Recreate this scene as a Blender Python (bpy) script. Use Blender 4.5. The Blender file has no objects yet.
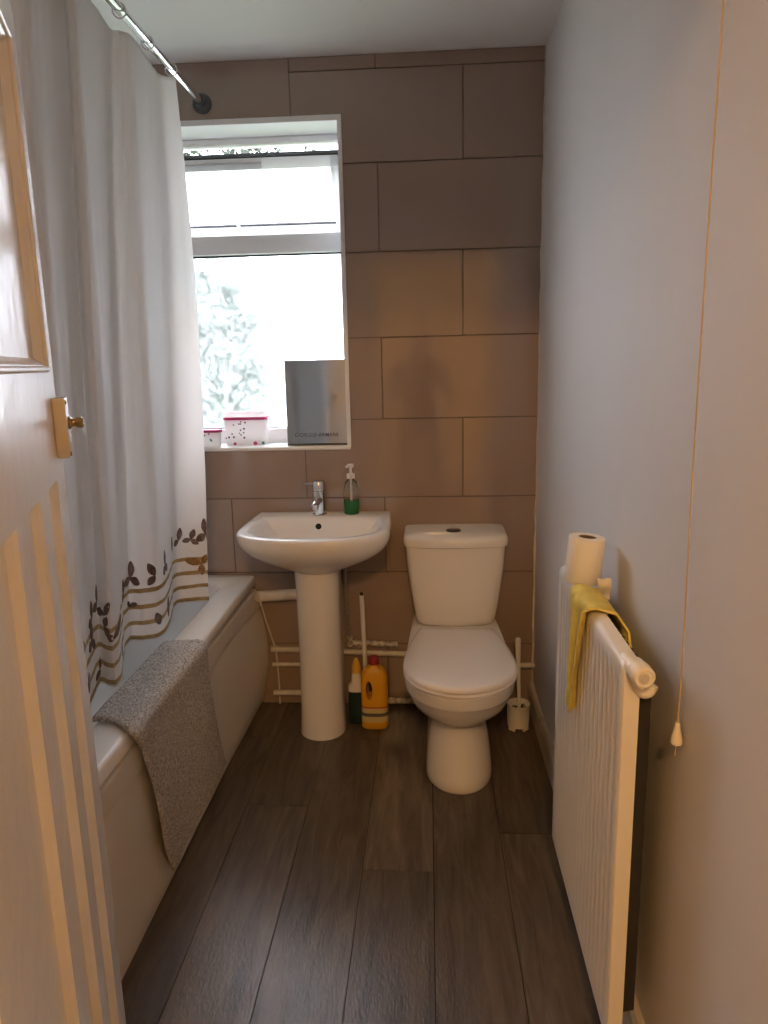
import bpy, bmesh, math, random
from mathutils import Vector, Matrix, noise
R = random.Random(7)
PI = math.pi
sc = bpy.context.scene
COL = sc.collection
V = Vector

# ------------------------------------------------------------------ materials
def nt(m):
    m.use_nodes = True
    return m.node_tree.nodes, m.node_tree.links

def pbr(name, col, rough=.5, metal=0., spec=.5, var=0., vscale=20., bump=0., bscale=60., trans=0., stretch=None, col2=None, coat=0., ior=1.5, dirt=0.):
    m = bpy.data.materials.new(name)
    n, l = nt(m)
    b = n['Principled BSDF']
    b.inputs['Roughness'].default_value = rough
    b.inputs['Metallic'].default_value = metal
    b.inputs['Specular IOR Level'].default_value = spec
    b.inputs['Transmission Weight'].default_value = trans
    b.inputs['Coat Weight'].default_value = coat
    b.inputs['IOR'].default_value = ior
    tc = n.new('ShaderNodeTexCoord')
    src = tc.outputs['Object']
    if stretch:
        mp = n.new('ShaderNodeMapping'); mp.inputs['Scale'].default_value = stretch
        l.new(src, mp.inputs['Vector']); src = mp.outputs['Vector']
    c = (*col, 1)
    if var > 0 or col2:
        nz = n.new('ShaderNodeTexNoise'); nz.inputs['Scale'].default_value = vscale; nz.inputs['Detail'].default_value = 6
        l.new(src, nz.inputs['Vector'])
        rp = n.new('ShaderNodeValToRGB')
        rp.color_ramp.elements[0].position = .3; rp.color_ramp.elements[1].position = .7
        rp.color_ramp.elements[0].color = (*(col2 or [x * (1 - var) for x in col]), 1)
        rp.color_ramp.elements[1].color = (*([min(1, x * (1 + var * .5)) for x in col] if not col2 else col), 1)
        l.new(nz.outputs['Fac'], rp.inputs['Fac'])
        l.new(rp.outputs['Color'], b.inputs['Base Color'])
    else:
        b.inputs['Base Color'].default_value = c
    if bump > 0:
        nz = n.new('ShaderNodeTexNoise'); nz.inputs['Scale'].default_value = bscale; nz.inputs['Detail'].default_value = 5
        l.new(src, nz.inputs['Vector'])
        bp = n.new('ShaderNodeBump'); bp.inputs['Strength'].default_value = bump; bp.inputs['Distance'].default_value = .004
        l.new(nz.outputs['Fac'], bp.inputs['Height'])
        l.new(bp.outputs['Normal'], b.inputs['Normal'])
    return m

M = {}
M['paint'] = pbr('wall_paint', (.70, .67, .655), .6, var=.03, vscale=3, bump=.25, bscale=9)
M['ceil'] = pbr('ceiling_paint', (.80, .80, .79), .85, var=.03, vscale=2)
M['hall'] = pbr('hall_paint', (.80, .74, .64), .7, var=.03, vscale=2)
M['grout'] = pbr('grout', (.13, .095, .07), .9, var=.2, vscale=30)
M['tile'] = pbr('glazed_tile', (.30, .222, .178), .075, spec=1.0, var=.05, vscale=4)
M['ceramic'] = pbr('white_ceramic', (.80, .78, .76), .12, spec=.5)
M['acrylic'] = pbr('white_acrylic', (.80, .80, .79), .2)
M['panel'] = pbr('bath_panel_plastic', (.70, .67, .63), .38, bump=.03, bscale=5)
M['seat'] = pbr('toilet_seat_plastic', (.80, .77, .76), .24)
M['upvc'] = pbr('white_upvc', (.80, .81, .82), .3)
M['vent'] = pbr('grey_vent_plastic', (.50, .51, .53), .4)
M['fin'] = pbr('fin_painted_shade', (.025, .023, .022), .6)  # near-black colour paints in the shade of the gap behind the radiator panel
M['seal'] = pbr('black_rubber_seal', (.02, .022, .025), .7)
M['chrome'] = pbr('chrome', (.75, .77, .80), .12, metal=1)
M['dchrome'] = pbr('dark_chrome', (.16, .15, .16), .3, metal=1)
M['dark'] = pbr('dark_void', (.012, .011, .01), .9)
M['door'] = pbr('door_gloss_paint', (.80, .79, .77), .2, var=.03, vscale=3, bump=.25, bscale=22)
M['brass'] = pbr('aged_brass', (.42, .30, .13), .3, metal=1, var=.2, vscale=60)
M['latch'] = pbr('painted_latch', (.74, .66, .52), .35)
M['radiator'] = pbr('radiator_enamel', (.78, .74, .68), .3)
M['valve'] = pbr('valve_plastic', (.80, .76, .66), .35)
M['paper'] = pbr('tissue_paper', (.82, .78, .70), .95, bump=.15, bscale=120)
M['board'] = pbr('cardboard_core', (.16, .11, .07), .9)
M['cloth'] = pbr('yellow_cloth', (.74, .60, .14), .9, var=.15, vscale=40, bump=.4, bscale=200)
M['pipe'] = pbr('white_pipe', (.62, .59, .54), .45, var=.15, vscale=30)
M['oldpipe'] = pbr('flaking_pipe_paint', (.62, .58, .52), .6, var=.6, vscale=70, bump=.5, bscale=80)
M['hose'] = pbr('braided_hose', (.34, .34, .33), .4, metal=.6, var=.4, vscale=160)
M['cable'] = pbr('white_cable', (.6, .57, .52), .5)
M['bleach'] = pbr('yellow_bottle_plastic', (.72, .36, .015), .35)
M['redcap'] = pbr('red_cap', (.28, .012, .03), .4)
M['blabel'] = pbr('pale_label', (.62, .50, .22), .5)
M['bdark'] = pbr('label_ink', (.12, .10, .09), .5)
M['bred'] = pbr('label_red', (.45, .06, .02), .5)
M['navy'] = pbr('navy_bottle', (.008, .028, .03), .3)
M['white'] = pbr('white_plastic', (.75, .73, .70), .4)
M['yellowcap'] = pbr('yellow_cap', (.72, .45, .06), .4)
M['skirt'] = pbr('skirting_gloss', (.55, .50, .44), .35, var=.15, vscale=12)
M['sealant'] = pbr('old_sealant', (.74, .68, .58), .6, var=.25, vscale=25)
M['cord'] = pbr('cord', (.50, .36, .20), .8)
M['acorn'] = pbr('acorn', (.80, .73, .60), .4)
M['rail'] = M['chrome']
M['flange'] = pbr('grey_flange', (.10, .105, .11), .4, metal=.6)
M['mirrorglass'] = pbr('mirror_glass', (.66, .67, .66), .07, metal=1)
M['mback'] = pbr('mirror_backing', (.05, .05, .05), .6)
M['ink'] = pbr('etched_lettering', (.075, .075, .08), .6)
M['pink'] = pbr('magenta_rim', (.50, .03, .17), .4)
M['dotp'] = pbr('plum_dot', (.14, .05, .12), .5)
M['dott'] = pbr('teal_dot', (.05, .26, .24), .5)
M['leafprint'] = pbr('leaf_print', (.19, .14, .14), .9, var=.4, vscale=80)
M['leafprint2'] = pbr('leaf_print_gold', (.30, .19, .09), .9, var=.4, vscale=80)
M['leaf'] = pbr('garden_leaf', (.035, .055, .03), .6, var=.5, vscale=6)
M['bark'] = pbr('bark', (.10, .075, .05), .9, var=.4, vscale=20)
M['lawn'] = pbr('lawn', (.09, .14, .04), .95, var=.4, vscale=8)

def mat_tubplastic():
    m = pbr('clear_white_plastic', (.86, .86, .85), .35)
    n, l = nt(m)
    b = n['Principled BSDF']; out = n['Material Output']
    tr = n.new('ShaderNodeBsdfTranslucent'); tr.inputs['Color'].default_value = (.9, .9, .88, 1)
    mx = n.new('ShaderNodeMixShader'); mx.inputs['Fac'].default_value = .78
    l.new(b.outputs[0], mx.inputs[1]); l.new(tr.outputs[0], mx.inputs[2]); l.new(mx.outputs[0], out.inputs['Surface'])
    return m
M['tub'] = mat_tubplastic()

def mat_planks():
    m = bpy.data.materials.new('grey_brown_planks'); n, l = nt(m); b = n['Principled BSDF']
    tc = n.new('ShaderNodeTexCoord'); at = n.new('ShaderNodeAttribute'); at.attribute_name = 'tone'
    add = n.new('ShaderNodeVectorMath'); add.operation = 'MULTIPLY_ADD'
    l.new(at.outputs['Vector'], add.inputs[0]); add.inputs[1].default_value = (7, 13, 5); l.new(tc.outputs['Object'], add.inputs[2])
    mp = n.new('ShaderNodeMapping'); mp.inputs['Scale'].default_value = (14, 1.6, 1)
    l.new(add.outputs[0], mp.inputs['Vector'])
    g = n.new('ShaderNodeTexNoise'); g.inputs['Scale'].default_value = 2.2; g.inputs['Detail'].default_value = 9; g.inputs['Roughness'].default_value = .62; g.inputs['Distortion'].default_value = .8
    l.new(mp.outputs[0], g.inputs['Vector'])
    rp = n.new('ShaderNodeValToRGB'); e = rp.color_ramp.elements
    e[0].position = .30; e[0].color = (.044, .033, .026, 1); e[1].position = .72; e[1].color = (.165, .128, .100, 1)
    l.new(g.outputs['Fac'], rp.inputs['Fac'])
    mul = n.new('ShaderNodeMix'); mul.data_type = 'RGBA'; mul.blend_type = 'MULTIPLY'; mul.inputs['Factor'].default_value = 1
    mr = n.new('ShaderNodeMapRange'); mr.inputs['To Min'].default_value = .6; mr.inputs['To Max'].default_value = 1.35
    l.new(at.outputs['Fac'], mr.inputs['Value'])
    cb = n.new('ShaderNodeCombineColor')
    for i in range(3): l.new(mr.outputs[0], cb.inputs[i])
    l.new(rp.outputs['Color'], mul.inputs['A']); l.new(cb.outputs[0], mul.inputs['B'])
    l.new(mul.outputs['Result'], b.inputs['Base Color'])
    # embossed grain: short horizontal chatter and long grain
    mp2 = n.new('ShaderNodeMapping'); mp2.inputs['Scale'].default_value = (150, 34, 1); l.new(add.outputs[0], mp2.inputs['Vector'])
    g2 = n.new('ShaderNodeTexNoise'); g2.inputs['Scale'].default_value = 1.6; g2.inputs['Detail'].default_value = 4; l.new(mp2.outputs[0], g2.inputs['Vector'])
    bp = n.new('ShaderNodeBump'); bp.inputs['Strength'].default_value = .42; bp.inputs['Distance'].default_value = .002
    l.new(g2.outputs['Fac'], bp.inputs['Height']); l.new(bp.outputs['Normal'], b.inputs['Normal'])
    b.inputs['Roughness'].default_value = .30
    b.inputs['Specular IOR Level'].default_value = .5
    return m
M['plank'] = mat_planks()

def mat_curtain():
    m = bpy.data.materials.new('white_shower_fabric'); n, l = nt(m); b = n['Principled BSDF']; out = n['Material Output']
    b.inputs['Roughness'].default_value = .7
    uv = n.new('ShaderNodeUVMap'); uv.uv_map = 'cloth'
    sp = n.new('ShaderNodeSeparateXYZ'); l.new(uv.outputs[0], sp.inputs[0])
    nz = n.new('ShaderNodeTexNoise'); nz.inputs['Scale'].default_value = 9; nz.inputs['Detail'].default_value = 4; l.new(uv.outputs[0], nz.inputs['Vector'])
    def math_(op, a, bb=None, c=None):
        q = n.new('ShaderNodeMath'); q.operation = op
        for i, x in enumerate((a, bb, c)):
            if x is None: continue
            if isinstance(x, (int, float)): q.inputs[i].default_value = x
            else: l.new(x, q.inputs[i])
        return q.outputs[0]
    wob = math_('MULTIPLY_ADD', nz.outputs['Fac'], .016, -.008)
    zz = math_('ADD', sp.outputs['Y'], wob)
    # four drawn bands: centres .576 .623 .670 .717 (height over the floor)
    t = math_('DIVIDE', math_('SUBTRACT', zz, .5765 - .0235), .047)
    fr = math_('FRACT', t)
    dist = math_('ABSOLUTE', math_('SUBTRACT', fr, .5))
    band = math_('LESS_THAN', dist, .135)
    lo = math_('GREATER_THAN', t, 0.0); hi = math_('LESS_THAN', t, 4.0)
    msk = math_('MULTIPLY', math_('MULTIPLY', band, lo), hi)
    nz2 = n.new('ShaderNodeTexNoise'); nz2.inputs['Scale'].default_value = 55; l.new(uv.outputs[0], nz2.inputs['Vector'])
    msk = math_('MULTIPLY', msk, math_('MULTIPLY_ADD', nz2.outputs['Fac'], .7, .6))
    mx = n.new('ShaderNodeMix'); mx.data_type = 'RGBA'
    l.new(msk, mx.inputs['Factor']); mx.inputs['A'].default_value = (.86, .85, .84, 1); mx.inputs['B'].default_value = (.50, .36, .17, 1)
    l.new(mx.outputs['Result'], b.inputs['Base Color'])
    tr = n.new('ShaderNodeBsdfTranslucent'); l.new(mx.outputs['Result'], tr.inputs['Color'])
    ms = n.new('ShaderNodeMixShader'); ms.inputs['Fac'].default_value = .60
    l.new(b.outputs[0], ms.inputs[1]); l.new(tr.outputs[0], ms.inputs[2]); l.new(ms.outputs[0], out.inputs['Surface'])
    wv = n.new('ShaderNodeTexNoise'); wv.inputs['Scale'].default_value = 7; wv.inputs['Detail'].default_value = 3; l.new(uv.outputs[0], wv.inputs['Vector'])
    bp = n.new('ShaderNodeBump'); bp.inputs['Strength'].default_value = .2; bp.inputs['Distance'].default_value = .01
    l.new(wv.outputs['Fac'], bp.inputs['Height']); l.new(bp.outputs['Normal'], b.inputs['Normal'])
    return m
M['curtain'] = mat_curtain()

def mat_towel():
    m = bpy.data.materials.new('grey_loop_pile'); n, l = nt(m); b = n['Principled BSDF']
    b.inputs['Roughness'].default_value = .95; b.inputs['Specular IOR Level'].default_value = .1
    tc = n.new('ShaderNodeTexCoord')
    nz = n.new('ShaderNodeTexNoise'); nz.inputs['Scale'].default_value = 170; nz.inputs['Detail'].default_value = 3; nz.inputs['Roughness'].default_value = .7
    l.new(tc.outputs['Object'], nz.inputs['Vector'])
    rp = n.new('ShaderNodeValToRGB'); e = rp.color_ramp.elements
    e[0].position = .36; e[0].color = (.28, .265, .255, 1); e[1].position = .62; e[1].color = (.68, .66, .64, 1)
    l.new(nz.outputs['Fac'], rp.inputs['Fac']); l.new(rp.outputs['Color'], b.inputs['Base Color'])
    bp = n.new('ShaderNodeBump'); bp.inputs['Strength'].default_value = 1; bp.inputs['Distance'].default_value = .006
    l.new(nz.outputs['Fac'], bp.inputs['Height']); l.new(bp.outputs['Normal'], b.inputs['Normal'])
    return m
M['towel'] = mat_towel()

def mat_frost(name, tcol, fac, pattern=0.):
    # obscured glass: part of the daylight is scattered by the sheet, part goes straight through
    m = bpy.data.materials.new(name); n, l = nt(m); out = n['Material Output']; b = n['Principled BSDF']
    n.remove(b)
    tr = n.new('ShaderNodeBsdfTranslucent'); tp = n.new('ShaderNodeBsdfTransparent'); gl = n.new('ShaderNodeBsdfGlossy')
    tr.inputs['Color'].default_value = (*tcol, 1); tp.inputs['Color'].default_value = (.97, 1, 1, 1)
    gl.inputs['Roughness'].default_value = .3
    rf = n.new('ShaderNodeBsdfRefraction'); rf.inputs['Roughness'].default_value = .30; rf.inputs['IOR'].default_value = 1.25; rf.inputs['Color'].default_value = (.96, 1, 1, 1)
    mr_ = n.new('ShaderNodeMixShader'); mr_.inputs['Fac'].default_value = .45; l.new(tp.outputs[0], mr_.inputs[1]); l.new(rf.outputs[0], mr_.inputs[2])
    mx = n.new('ShaderNodeMixShader'); l.new(tr.outputs[0], mx.inputs[1]); l.new(mr_.outputs[0], mx.inputs[2])
    if pattern:
        tc = n.new('ShaderNodeTexCoord')
        nz = n.new('ShaderNodeTexNoise'); nz.inputs['Scale'].default_value = 24; nz.inputs['Detail'].default_value = 6; nz.inputs['Distortion'].default_value = 1.5
        l.new(tc.outputs['Object'], nz.inputs['Vector'])
        mr = n.new('ShaderNodeMapRange'); mr.inputs['From Min'].default_value = .35; mr.inputs['From Max'].default_value = .65
        mr.inputs['To Min'].default_value = fac - pattern; mr.inputs['To Max'].default_value = fac + pattern
        l.new(nz.outputs['Fac'], mr.inputs['Value']); l.new(mr.outputs[0], mx.inputs['Fac'])
    else:
        mx.inputs['Fac'].default_value = fac
    m2 = n.new('ShaderNodeMixShader'); m2.inputs['Fac'].default_value = .03
    l.new(mx.outputs[0], m2.inputs[1]); l.new(gl.outputs[0], m2.inputs[2]); l.new(m2.outputs[0], out.inputs['Surface'])
    return m
M['frost'] = mat_frost('obscured_glass', (.9, .95, .95), .91, .06)
M['frost2'] = mat_frost('obscured_sash_glass', (.95, .96, .96), .55)

def mat_clear(name, col, rough=.02):
    m = pbr(name, col, rough, trans=1., ior=1.35)
    return m
M['clear'] = mat_clear('clear_bottle_plastic', (.93, .95, .93))
M['liquid'] = pbr('green_soap', (.03, .36, .07), .15, trans=.35, ior=1.33)

# ------------------------------------------------------------------ mesh helpers
def new(): return bmesh.new()

def box(bm, lo, hi, mi=0, bev=0., seg=2):
    r = bmesh.ops.create_cube(bm, size=1)
    c = [(a + b) / 2 for a, b in zip(lo, hi)]; s = [max(1e-5, b - a) for a, b in zip(lo, hi)]
    for v in r['verts']: v.co = V((c[0] + v.co.x * s[0], c[1] + v.co.y * s[1], c[2] + v.co.z * s[2]))
    fs = set(f for v in r['verts'] for f in v.link_faces)
    for f in fs: f.material_index = mi
    if bev > 0:
        es = list(set(e for v in r['verts'] for e in v.link_edges))
        rr = bmesh.ops.bevel(bm, geom=es, offset=min(bev, min(s) * .45), segments=seg, profile=.5, affect='EDGES')
        for f in rr['faces']: f.material_index = mi
    return r['verts']

def loft(bm, loops, cap0=True, cap1=True, closed=True, mi=0):
    vs = [[bm.verts.new(p) for p in lp] for lp in loops]
    n = len(vs[0])
    for a, b in zip(vs, vs[1:]):
        for i in range(n if closed else n - 1):
            j = (i + 1) % n
            f = bm.faces.new((a[i], a[j], b[j], b[i])); f.material_index = mi
    if cap0: bm.faces.new(list(reversed(vs[0]))).material_index = mi
    if cap1: bm.faces.new(vs[-1]).material_index = mi
    return vs

def frame_of(d):
    d = d.normalized(); u = d.orthogonal().normalized(); return u, d.cross(u)

def tube(bm, pts, r, n=12, cap=True, mi=0):
    pts = [V(p) for p in pts]; rs = r if isinstance(r, (list, tuple)) else [r] * len(pts)
    loops = []; u = None
    for i, p in enumerate(pts):
        d = (pts[min(i + 1, len(pts) - 1)] - pts[max(i - 1, 0)]).normalized()
        if u is None: u = d.orthogonal().normalized()
        u = (u - d * u.dot(d)).normalized(); w = d.cross(u)
        loops.append([p + (u * math.cos(2 * PI * k / n) + w * math.sin(2 * PI * k / n)) * rs[i] for k in range(n)])
    loft(bm, loops, cap, cap, mi=mi)

def lathe(bm, c, prof, n=32, cap0=True, cap1=True, axis=None, mi=0, sx=1., sy=1.):
    """prof: (radius, height) along axis from c"""
    c = V(c); ax = V(axis).normalized() if axis else V((0, 0, 1))
    if axis: u, w = frame_of(ax)
    else: u, w = V((1, 0, 0)), V((0, 1, 0))
    loft(bm, [[c + ax * h + u * (r * sx * math.cos(2 * PI * k / n)) + w * (r * sy * math.sin(2 * PI * k / n)) for k in range(n)] for r, h in prof], cap0, cap1, mi=mi)

def smooth_path(pts, n=8):
    pts = [V(p) for p in pts]; out = []
    for i in range(len(pts) - 1):
        p0, p1, p2, p3 = pts[max(i - 1, 0)], pts[i], pts[i + 1], pts[min(i + 2, len(pts) - 1)]
        for k in range(n):
            t = k / n
            out.append(.5 * ((2 * p1) + (p2 - p0) * t + (2 * p0 - 5 * p1 + 4 * p2 - p3) * t * t + (3 * p1 - p0 - 3 * p2 + p3) * t ** 3))
    out.append(pts[-1]); return out

def obj(name, bm, mats, parent=None, smooth=None, loc=None):
    bmesh.ops.recalc_face_normals(bm, faces=bm.faces[:])
    me = bpy.data.meshes.new(name)
    if loc is not None:
        for v in bm.verts: v.co -= V(loc)
    bm.to_mesh(me); bm.free()
    for m in (mats if isinstance(mats, (list, tuple)) else [mats]): me.materials.append(m)
    if smooth is not None:
        for p in me.polygons: p.use_smooth = True
        me.set_sharp_from_angle(angle=math.radians(smooth))
    o = bpy.data.objects.new(name, me); COL.objects.link(o)
    if loc is not None: o.location = loc
    if parent is not None:
        o.parent = parent
        p = parent; off = V((0, 0, 0))
        while p is not None: off += p.location; p = p.parent
        o.location = V(loc if loc is not None else (0, 0, 0)) - off if loc is not None else -off
    return o

def tag(o, label, cat, group=None, kind=None):
    o['label'] = label; o['category'] = cat
    if group: o['group'] = group
    if kind: o['kind'] = kind
    return o

def thing(name, label, cat, loc, group=None):
    o = bpy.data.objects.new(name, None); o.empty_display_size = .05; COL.objects.link(o); o.location = loc
    return tag(o, label, cat, group)

def struct(name, bm, mats, label, cat, parent=None, smooth=None):
    o = obj(name, bm, mats, parent, smooth)
    if parent is None: tag(o, label, cat, kind='structure')
    return o

# ------------------------------------------------------------------ dimensions
YB = 2.7425           # tiled wall
XR = .4097            # painted wall on the right
XL = -1.42
YF = .45              # inside of the doorway wall
ZC = 2.405
ZCAM = 1.3694

# ------------------------------------------------------------------ room shell
# floor of planks
bm = new()
tone = bm.faces.layers.float_vector.new('tone')
box(bm, (XL, -3.2, -.05), (XR, YB + .02, -.004), 1)
PW = .197
joint = {-8: .6, -7: 1.5, -6: 1.9, -5: 2.3, -4: 1.25, -3: 2.04, -2: 2.45, -1: 1.75, 0: 2.35, 1: 1.92, 2: 1.1}
for k in range(-8, 3):
    x0 = .004 + k * PW; x1 = x0 + PW
    y0 = joint[k] - 1.22 * 6
    while y0 < YB:
        a, b_ = max(y0, -3.2), min(y0 + 1.22, YB + .01)
        if b_ - a > .01:
            lo = (max(x0, XL) + .0014, a + .0014, -.004); hi = (min(x1, XR) - .0014, b_ - .0014, 0.)
            if hi[0] - lo[0] > .005:
                n0 = len(bm.faces); box(bm, lo, hi, 0)
                bm.faces.ensure_lookup_table(); t = (R.random(), R.random(), R.random())
                tt = sum(t) / 3
                for f in bm.faces[n0:]: f[tone] = V((tt, tt, tt))
        y0 += 1.22
struct('floor', bm, [M['plank'], M['dark']], 'dark grey-brown wood plank floor', 'floor')

bm = new(); box(bm, (XL - .1, .33, ZC), (XR + .12, YB + .2, ZC + .08))
struct('ceiling', bm, M['ceil'], 'plain white bathroom ceiling', 'ceiling')
bm = new(); box(bm, (XR, .33, 0), (XR + .12, YB + .2, ZC))
struct('wall_right', bm, M['paint'], 'bare painted off-white wall behind the radiator', 'wall')
bm = new(); box(bm, (XL - .12, .33, 0), (XL, YB + .2, ZC))
struct('wall_left', bm, M['paint'], 'painted wall hidden behind the shower curtain', 'wall')
# doorway wall
DX0, DX1, DZ = -.345, .405, 2.07
bm = new()
box(bm, (XL, .33, 0), (DX0, YF, ZC)); box(bm, (DX0, .33, DZ), (XR, YF, ZC))
struct('wall_front', bm, M['paint'], 'wall around the doorway towards the hall', 'wall')

# tiled back wall with the window opening
WX0, WX1, WZ0, WZ1 = -1.22, -.302, 1.060, 2.214
bm = new()
TT = .006   # tile thickness in front of grout
def clip_rects(x0, x1, z0, z1):
    g = .0017; G = (g, g, g, g)      # gaps: left, right, bottom, top
    if x1 <= WX0 or x0 >= WX1 or z1 <= WZ0 or z0 >= WZ1: return [(x0, x1, z0, z1, G)]
    out = []
    if x0 < WX0: out.append((x0, WX0, z0, z1, (g, 0, g, g)))
    if x1 > WX1: out.append((WX1, x1, z0, z1, (0, g, g, g)))
    a, b_ = max(x0, WX0), min(x1, WX1); ga = g if x0 >= WX0 else 0; gb = g if x1 <= WX1 else 0
    if z0 < WZ0: out.append((a, b_, z0, WZ0, (ga, gb, g, 0)))
    if z1 > WZ1: out.append((a, b_, WZ1, z1, (ga, gb, 0, g)))
    return out
for r in ((XL, WX0, 0, ZC), (WX1, XR, 0, ZC), (WX0, WX1, 0, WZ0), (WX0, WX1, WZ1, ZC)):
    box(bm, (r[0], YB + TT - .0015, r[2]), (r[1], YB + .2, r[3]), 1)
H, TW = .29957, .6
z5 = ZCAM - .50939
for row in range(-2, 10):
    zt = z5 + (5 - row) * H; zb = zt - H
    if zb > ZC or zt < 0: continue
    off = .1306 + (0 if row % 2 == 0 else -.3)
    k = math.floor((XL - off) / TW)
    while off + k * TW < XR:
        xa, xb, zt2 = max(off + k * TW, XL), min(off + (k + 1) * TW, XR), min(zt, ZC)
        if row == -1:
            xa = max(xa, -.4694)
            if xb <= xa: k += 1; continue
        if row == 0 and xb <= -.46: zt2 = ZC
        for (x0, x1, za, zc_, G) in clip_rects(xa, xb, max(zb, 0), zt2):
            if x1 - x0 > .008 and zc_ - za > .008:
                box(bm, (x0 + G[0], YB, za + G[2]), (x1 - G[1], YB + TT, zc_ - G[3]), 0, .0012 if min(G) > 0 else 0, 1)
        k += 1
struct('wall_back', bm, [M['tile'], M['grout']], 'wall of large beige-brown tiles around the window', 'wall')

# skirting and corner sealant
bm = new()
pr = [(0, 0), (-.018, 0), (-.018, .085), (-.012, .097), (-.004, .1), (0, .1)]
loft(bm, [[V((XR + a, y, b_)) for a, b_ in pr] for y in (YF, YB)])
struct('baseboard_right', bm, M['skirt'], 'low painted skirting board along the right wall', 'baseboard')
bm = new(); pts = []; rr = []
for i in range(60):
    z = .1 + i / 59 * (ZC - .1)
    pts.append((XR - .002 + noise.noise(V((z * 9, 1, 0))) * .002, YB - .001, z)); rr.append(max(.0012, (.0044 if .15 < z < .82 else .0016) + .003 * noise.noise(V((z * 13, 5, 2)))))
tube(bm, pts, rr, 8)
struct('trim_1', bm, M['sealant'], 'uneven bead of sealant in the right corner', 'trim', smooth=60)

# hall behind the camera
bm = new(); box(bm, (-1.5, -3.3, 0), (-1.4, .33, ZC)); struct('wall_hall_left', bm, M['hall'], 'hall wall on the left outside the doorway', 'wall')
bm = new(); box(bm, (1.2, -3.3, 0), (1.3, .33, ZC)); struct('wall_hall_right', bm, M['hall'], 'hall wall on the right outside the doorway', 'wall')
bm = new(); box(bm, (-1.5, -3.3, 0), (1.3, -3.2, ZC)); struct('wall_hall_end', bm, M['hall'], 'hall wall facing the doorway', 'wall')
bm = new(); box(bm, (XR + .12, .33, 0), (1.3, .43, ZC)); struct('wall_hall_front', bm, M['hall'], 'hall wall beside the doorway', 'wall')
bm = new(); box(bm, (-1.5, -3.3, ZC), (1.3, .33, ZC + .08)); struct('ceiling_hall', bm, M['ceil'], 'hall ceiling', 'ceiling')
bm = new(); box(bm, (XR, -3.3, -.05), (1.3, .33, 0)); struct('floor_hall', bm, M['skirt'], 'hall floor beside the doorway', 'floor')

# ------------------------------------------------------------------ window
YG = YB + .155      # face of the frame
win = thing('window_1', 'white plastic window with frosted panes and open top sash', 'window', (-.65, YB, WZ0))
win['kind'] = 'structure'
bm = new()   # reveal lining and edge bead
t = .012
box(bm, (WX0, YB - .003, WZ0), (WX0 + t, YG + .01, WZ1)); box(bm, (WX1 - .005, YB - .003, WZ0), (WX1, YG + .01, WZ1))
box(bm, (WX0, YB - .003, WZ1 - t), (WX1, YG + .01, WZ1))
box(bm, (WX0, YB - .004, WZ1 - .015), (WX1 + .010, YB + .002, WZ1 + .005), 0, .002); box(bm, (WX1 - .004, YB - .004, WZ0 - .004), (WX1 + .010, YB + .002, WZ1 - .0152), 0, .002)
obj('window_reveal', bm, M['upvc'], win)
bm = new(); box(bm, (WX0, YB - .010, WZ0 - .013), (WX1 + .008, YG + .02, WZ0 + .0012), 0, .004)
obj('window_sill', bm, M['upvc'], win, 40)
bm = new()
FD = YG + .06
zt_, zb_ = WZ1 - t, WZ0
def fbox(x0, x1, z0, z1, bev=.006, y0=None, y1=None): box(bm, (x0, y0 if y0 else YG, z0), (x1, y1 if y1 else FD, z1), 0, bev)
fbox(WX0, WX0 + .05, zb_, zt_); fbox(-.325, WX1, zb_, zt_)
fbox(WX0, WX1, 2.178, zt_); fbox(WX0, WX1, 1.787, 1.858); fbox(WX0, WX1, zb_, 1.118)
obj('window_frame', bm, M['upvc'], win, 40)
bm = new()
y0 = YG + .018
box(bm, (WX0 + .05, y0, 1.781), (-.325, y0 + .01, 1.789)); box(bm, (WX0 + .05, y0, 1.114), (-.325, y0 + .01, 1.121))
box(bm, (WX0 + .046, y0, 1.114), (WX0 + .053, y0 + .01, 1.786)); box(bm, (-.329, y0, 1.114), (-.324, y0 + .01, 1.786))
obj('window_seal', bm, M['seal'], win)
bm = new(); box(bm, (WX0 + .05, YG + .028, 1.118), (-.322, YG + .034, 1.787))
obj('glazing', bm, M['frost'], win)
# sash, hung at the top and pushed out at the bottom
ang = math.radians(40); piv = V((0, YG + .012, 2.133))
mt = Matrix.Translation(piv) @ Matrix.Rotation(ang, 4, 'X')
def sx(bm):
    for v in bm.verts: v.co = mt @ v.co
SX0, SX1, SH = WX0 + .045, -.327, .318
bm = new()
def sb(x0, x1, z0, z1, y0=0., y1=.032, mi=0, bev=.005): box(bm, (x0, y0, z0), (x1, y1, z1), mi, bev)
sb(SX0, SX1, -.048, 0); sb(SX0, SX1, -SH, -SH + .040); sb(SX0, SX0 + .042, -SH, 0); sb(SX1 - .036, SX1, -SH, 0)
sx(bm); sash = obj('window_sash', bm, M['upvc'], win, 40)
bm = new(); sb(SX0 + .04, SX1 - .034, -SH + .038, -.046, .013, .018, 0, 0); sx(bm); obj('sash_glazing', bm, M['frost2'], sash)
bm = new()
sb(SX0 + .042, SX1 - .036, -SH + .037, -SH + .044, .004, .02, 0, 0); sb(SX0 - .005, SX1 + .002, -.006, .004, .002, .031, 0, .001)
sx(bm); obj('sash_seal', bm, M['seal'], sash)
bm = new()
hx = -.757
sb(hx - .012, hx + .012, -SH + .004, -SH + .030, -.012, .002, 0, .003); sb(hx - .007, hx + .007, -SH + .01, -SH + .085, -.022, -.012, 0, .004)
sx(bm); obj('sash_handle', bm, M['upvc'], sash, 40)
bm = new(); sb(-.97, -.62, -.040, -.016, -.012, .001, 0, .003); sx(bm); obj('trickle_vent', bm, M['vent'], sash, 40)

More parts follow.
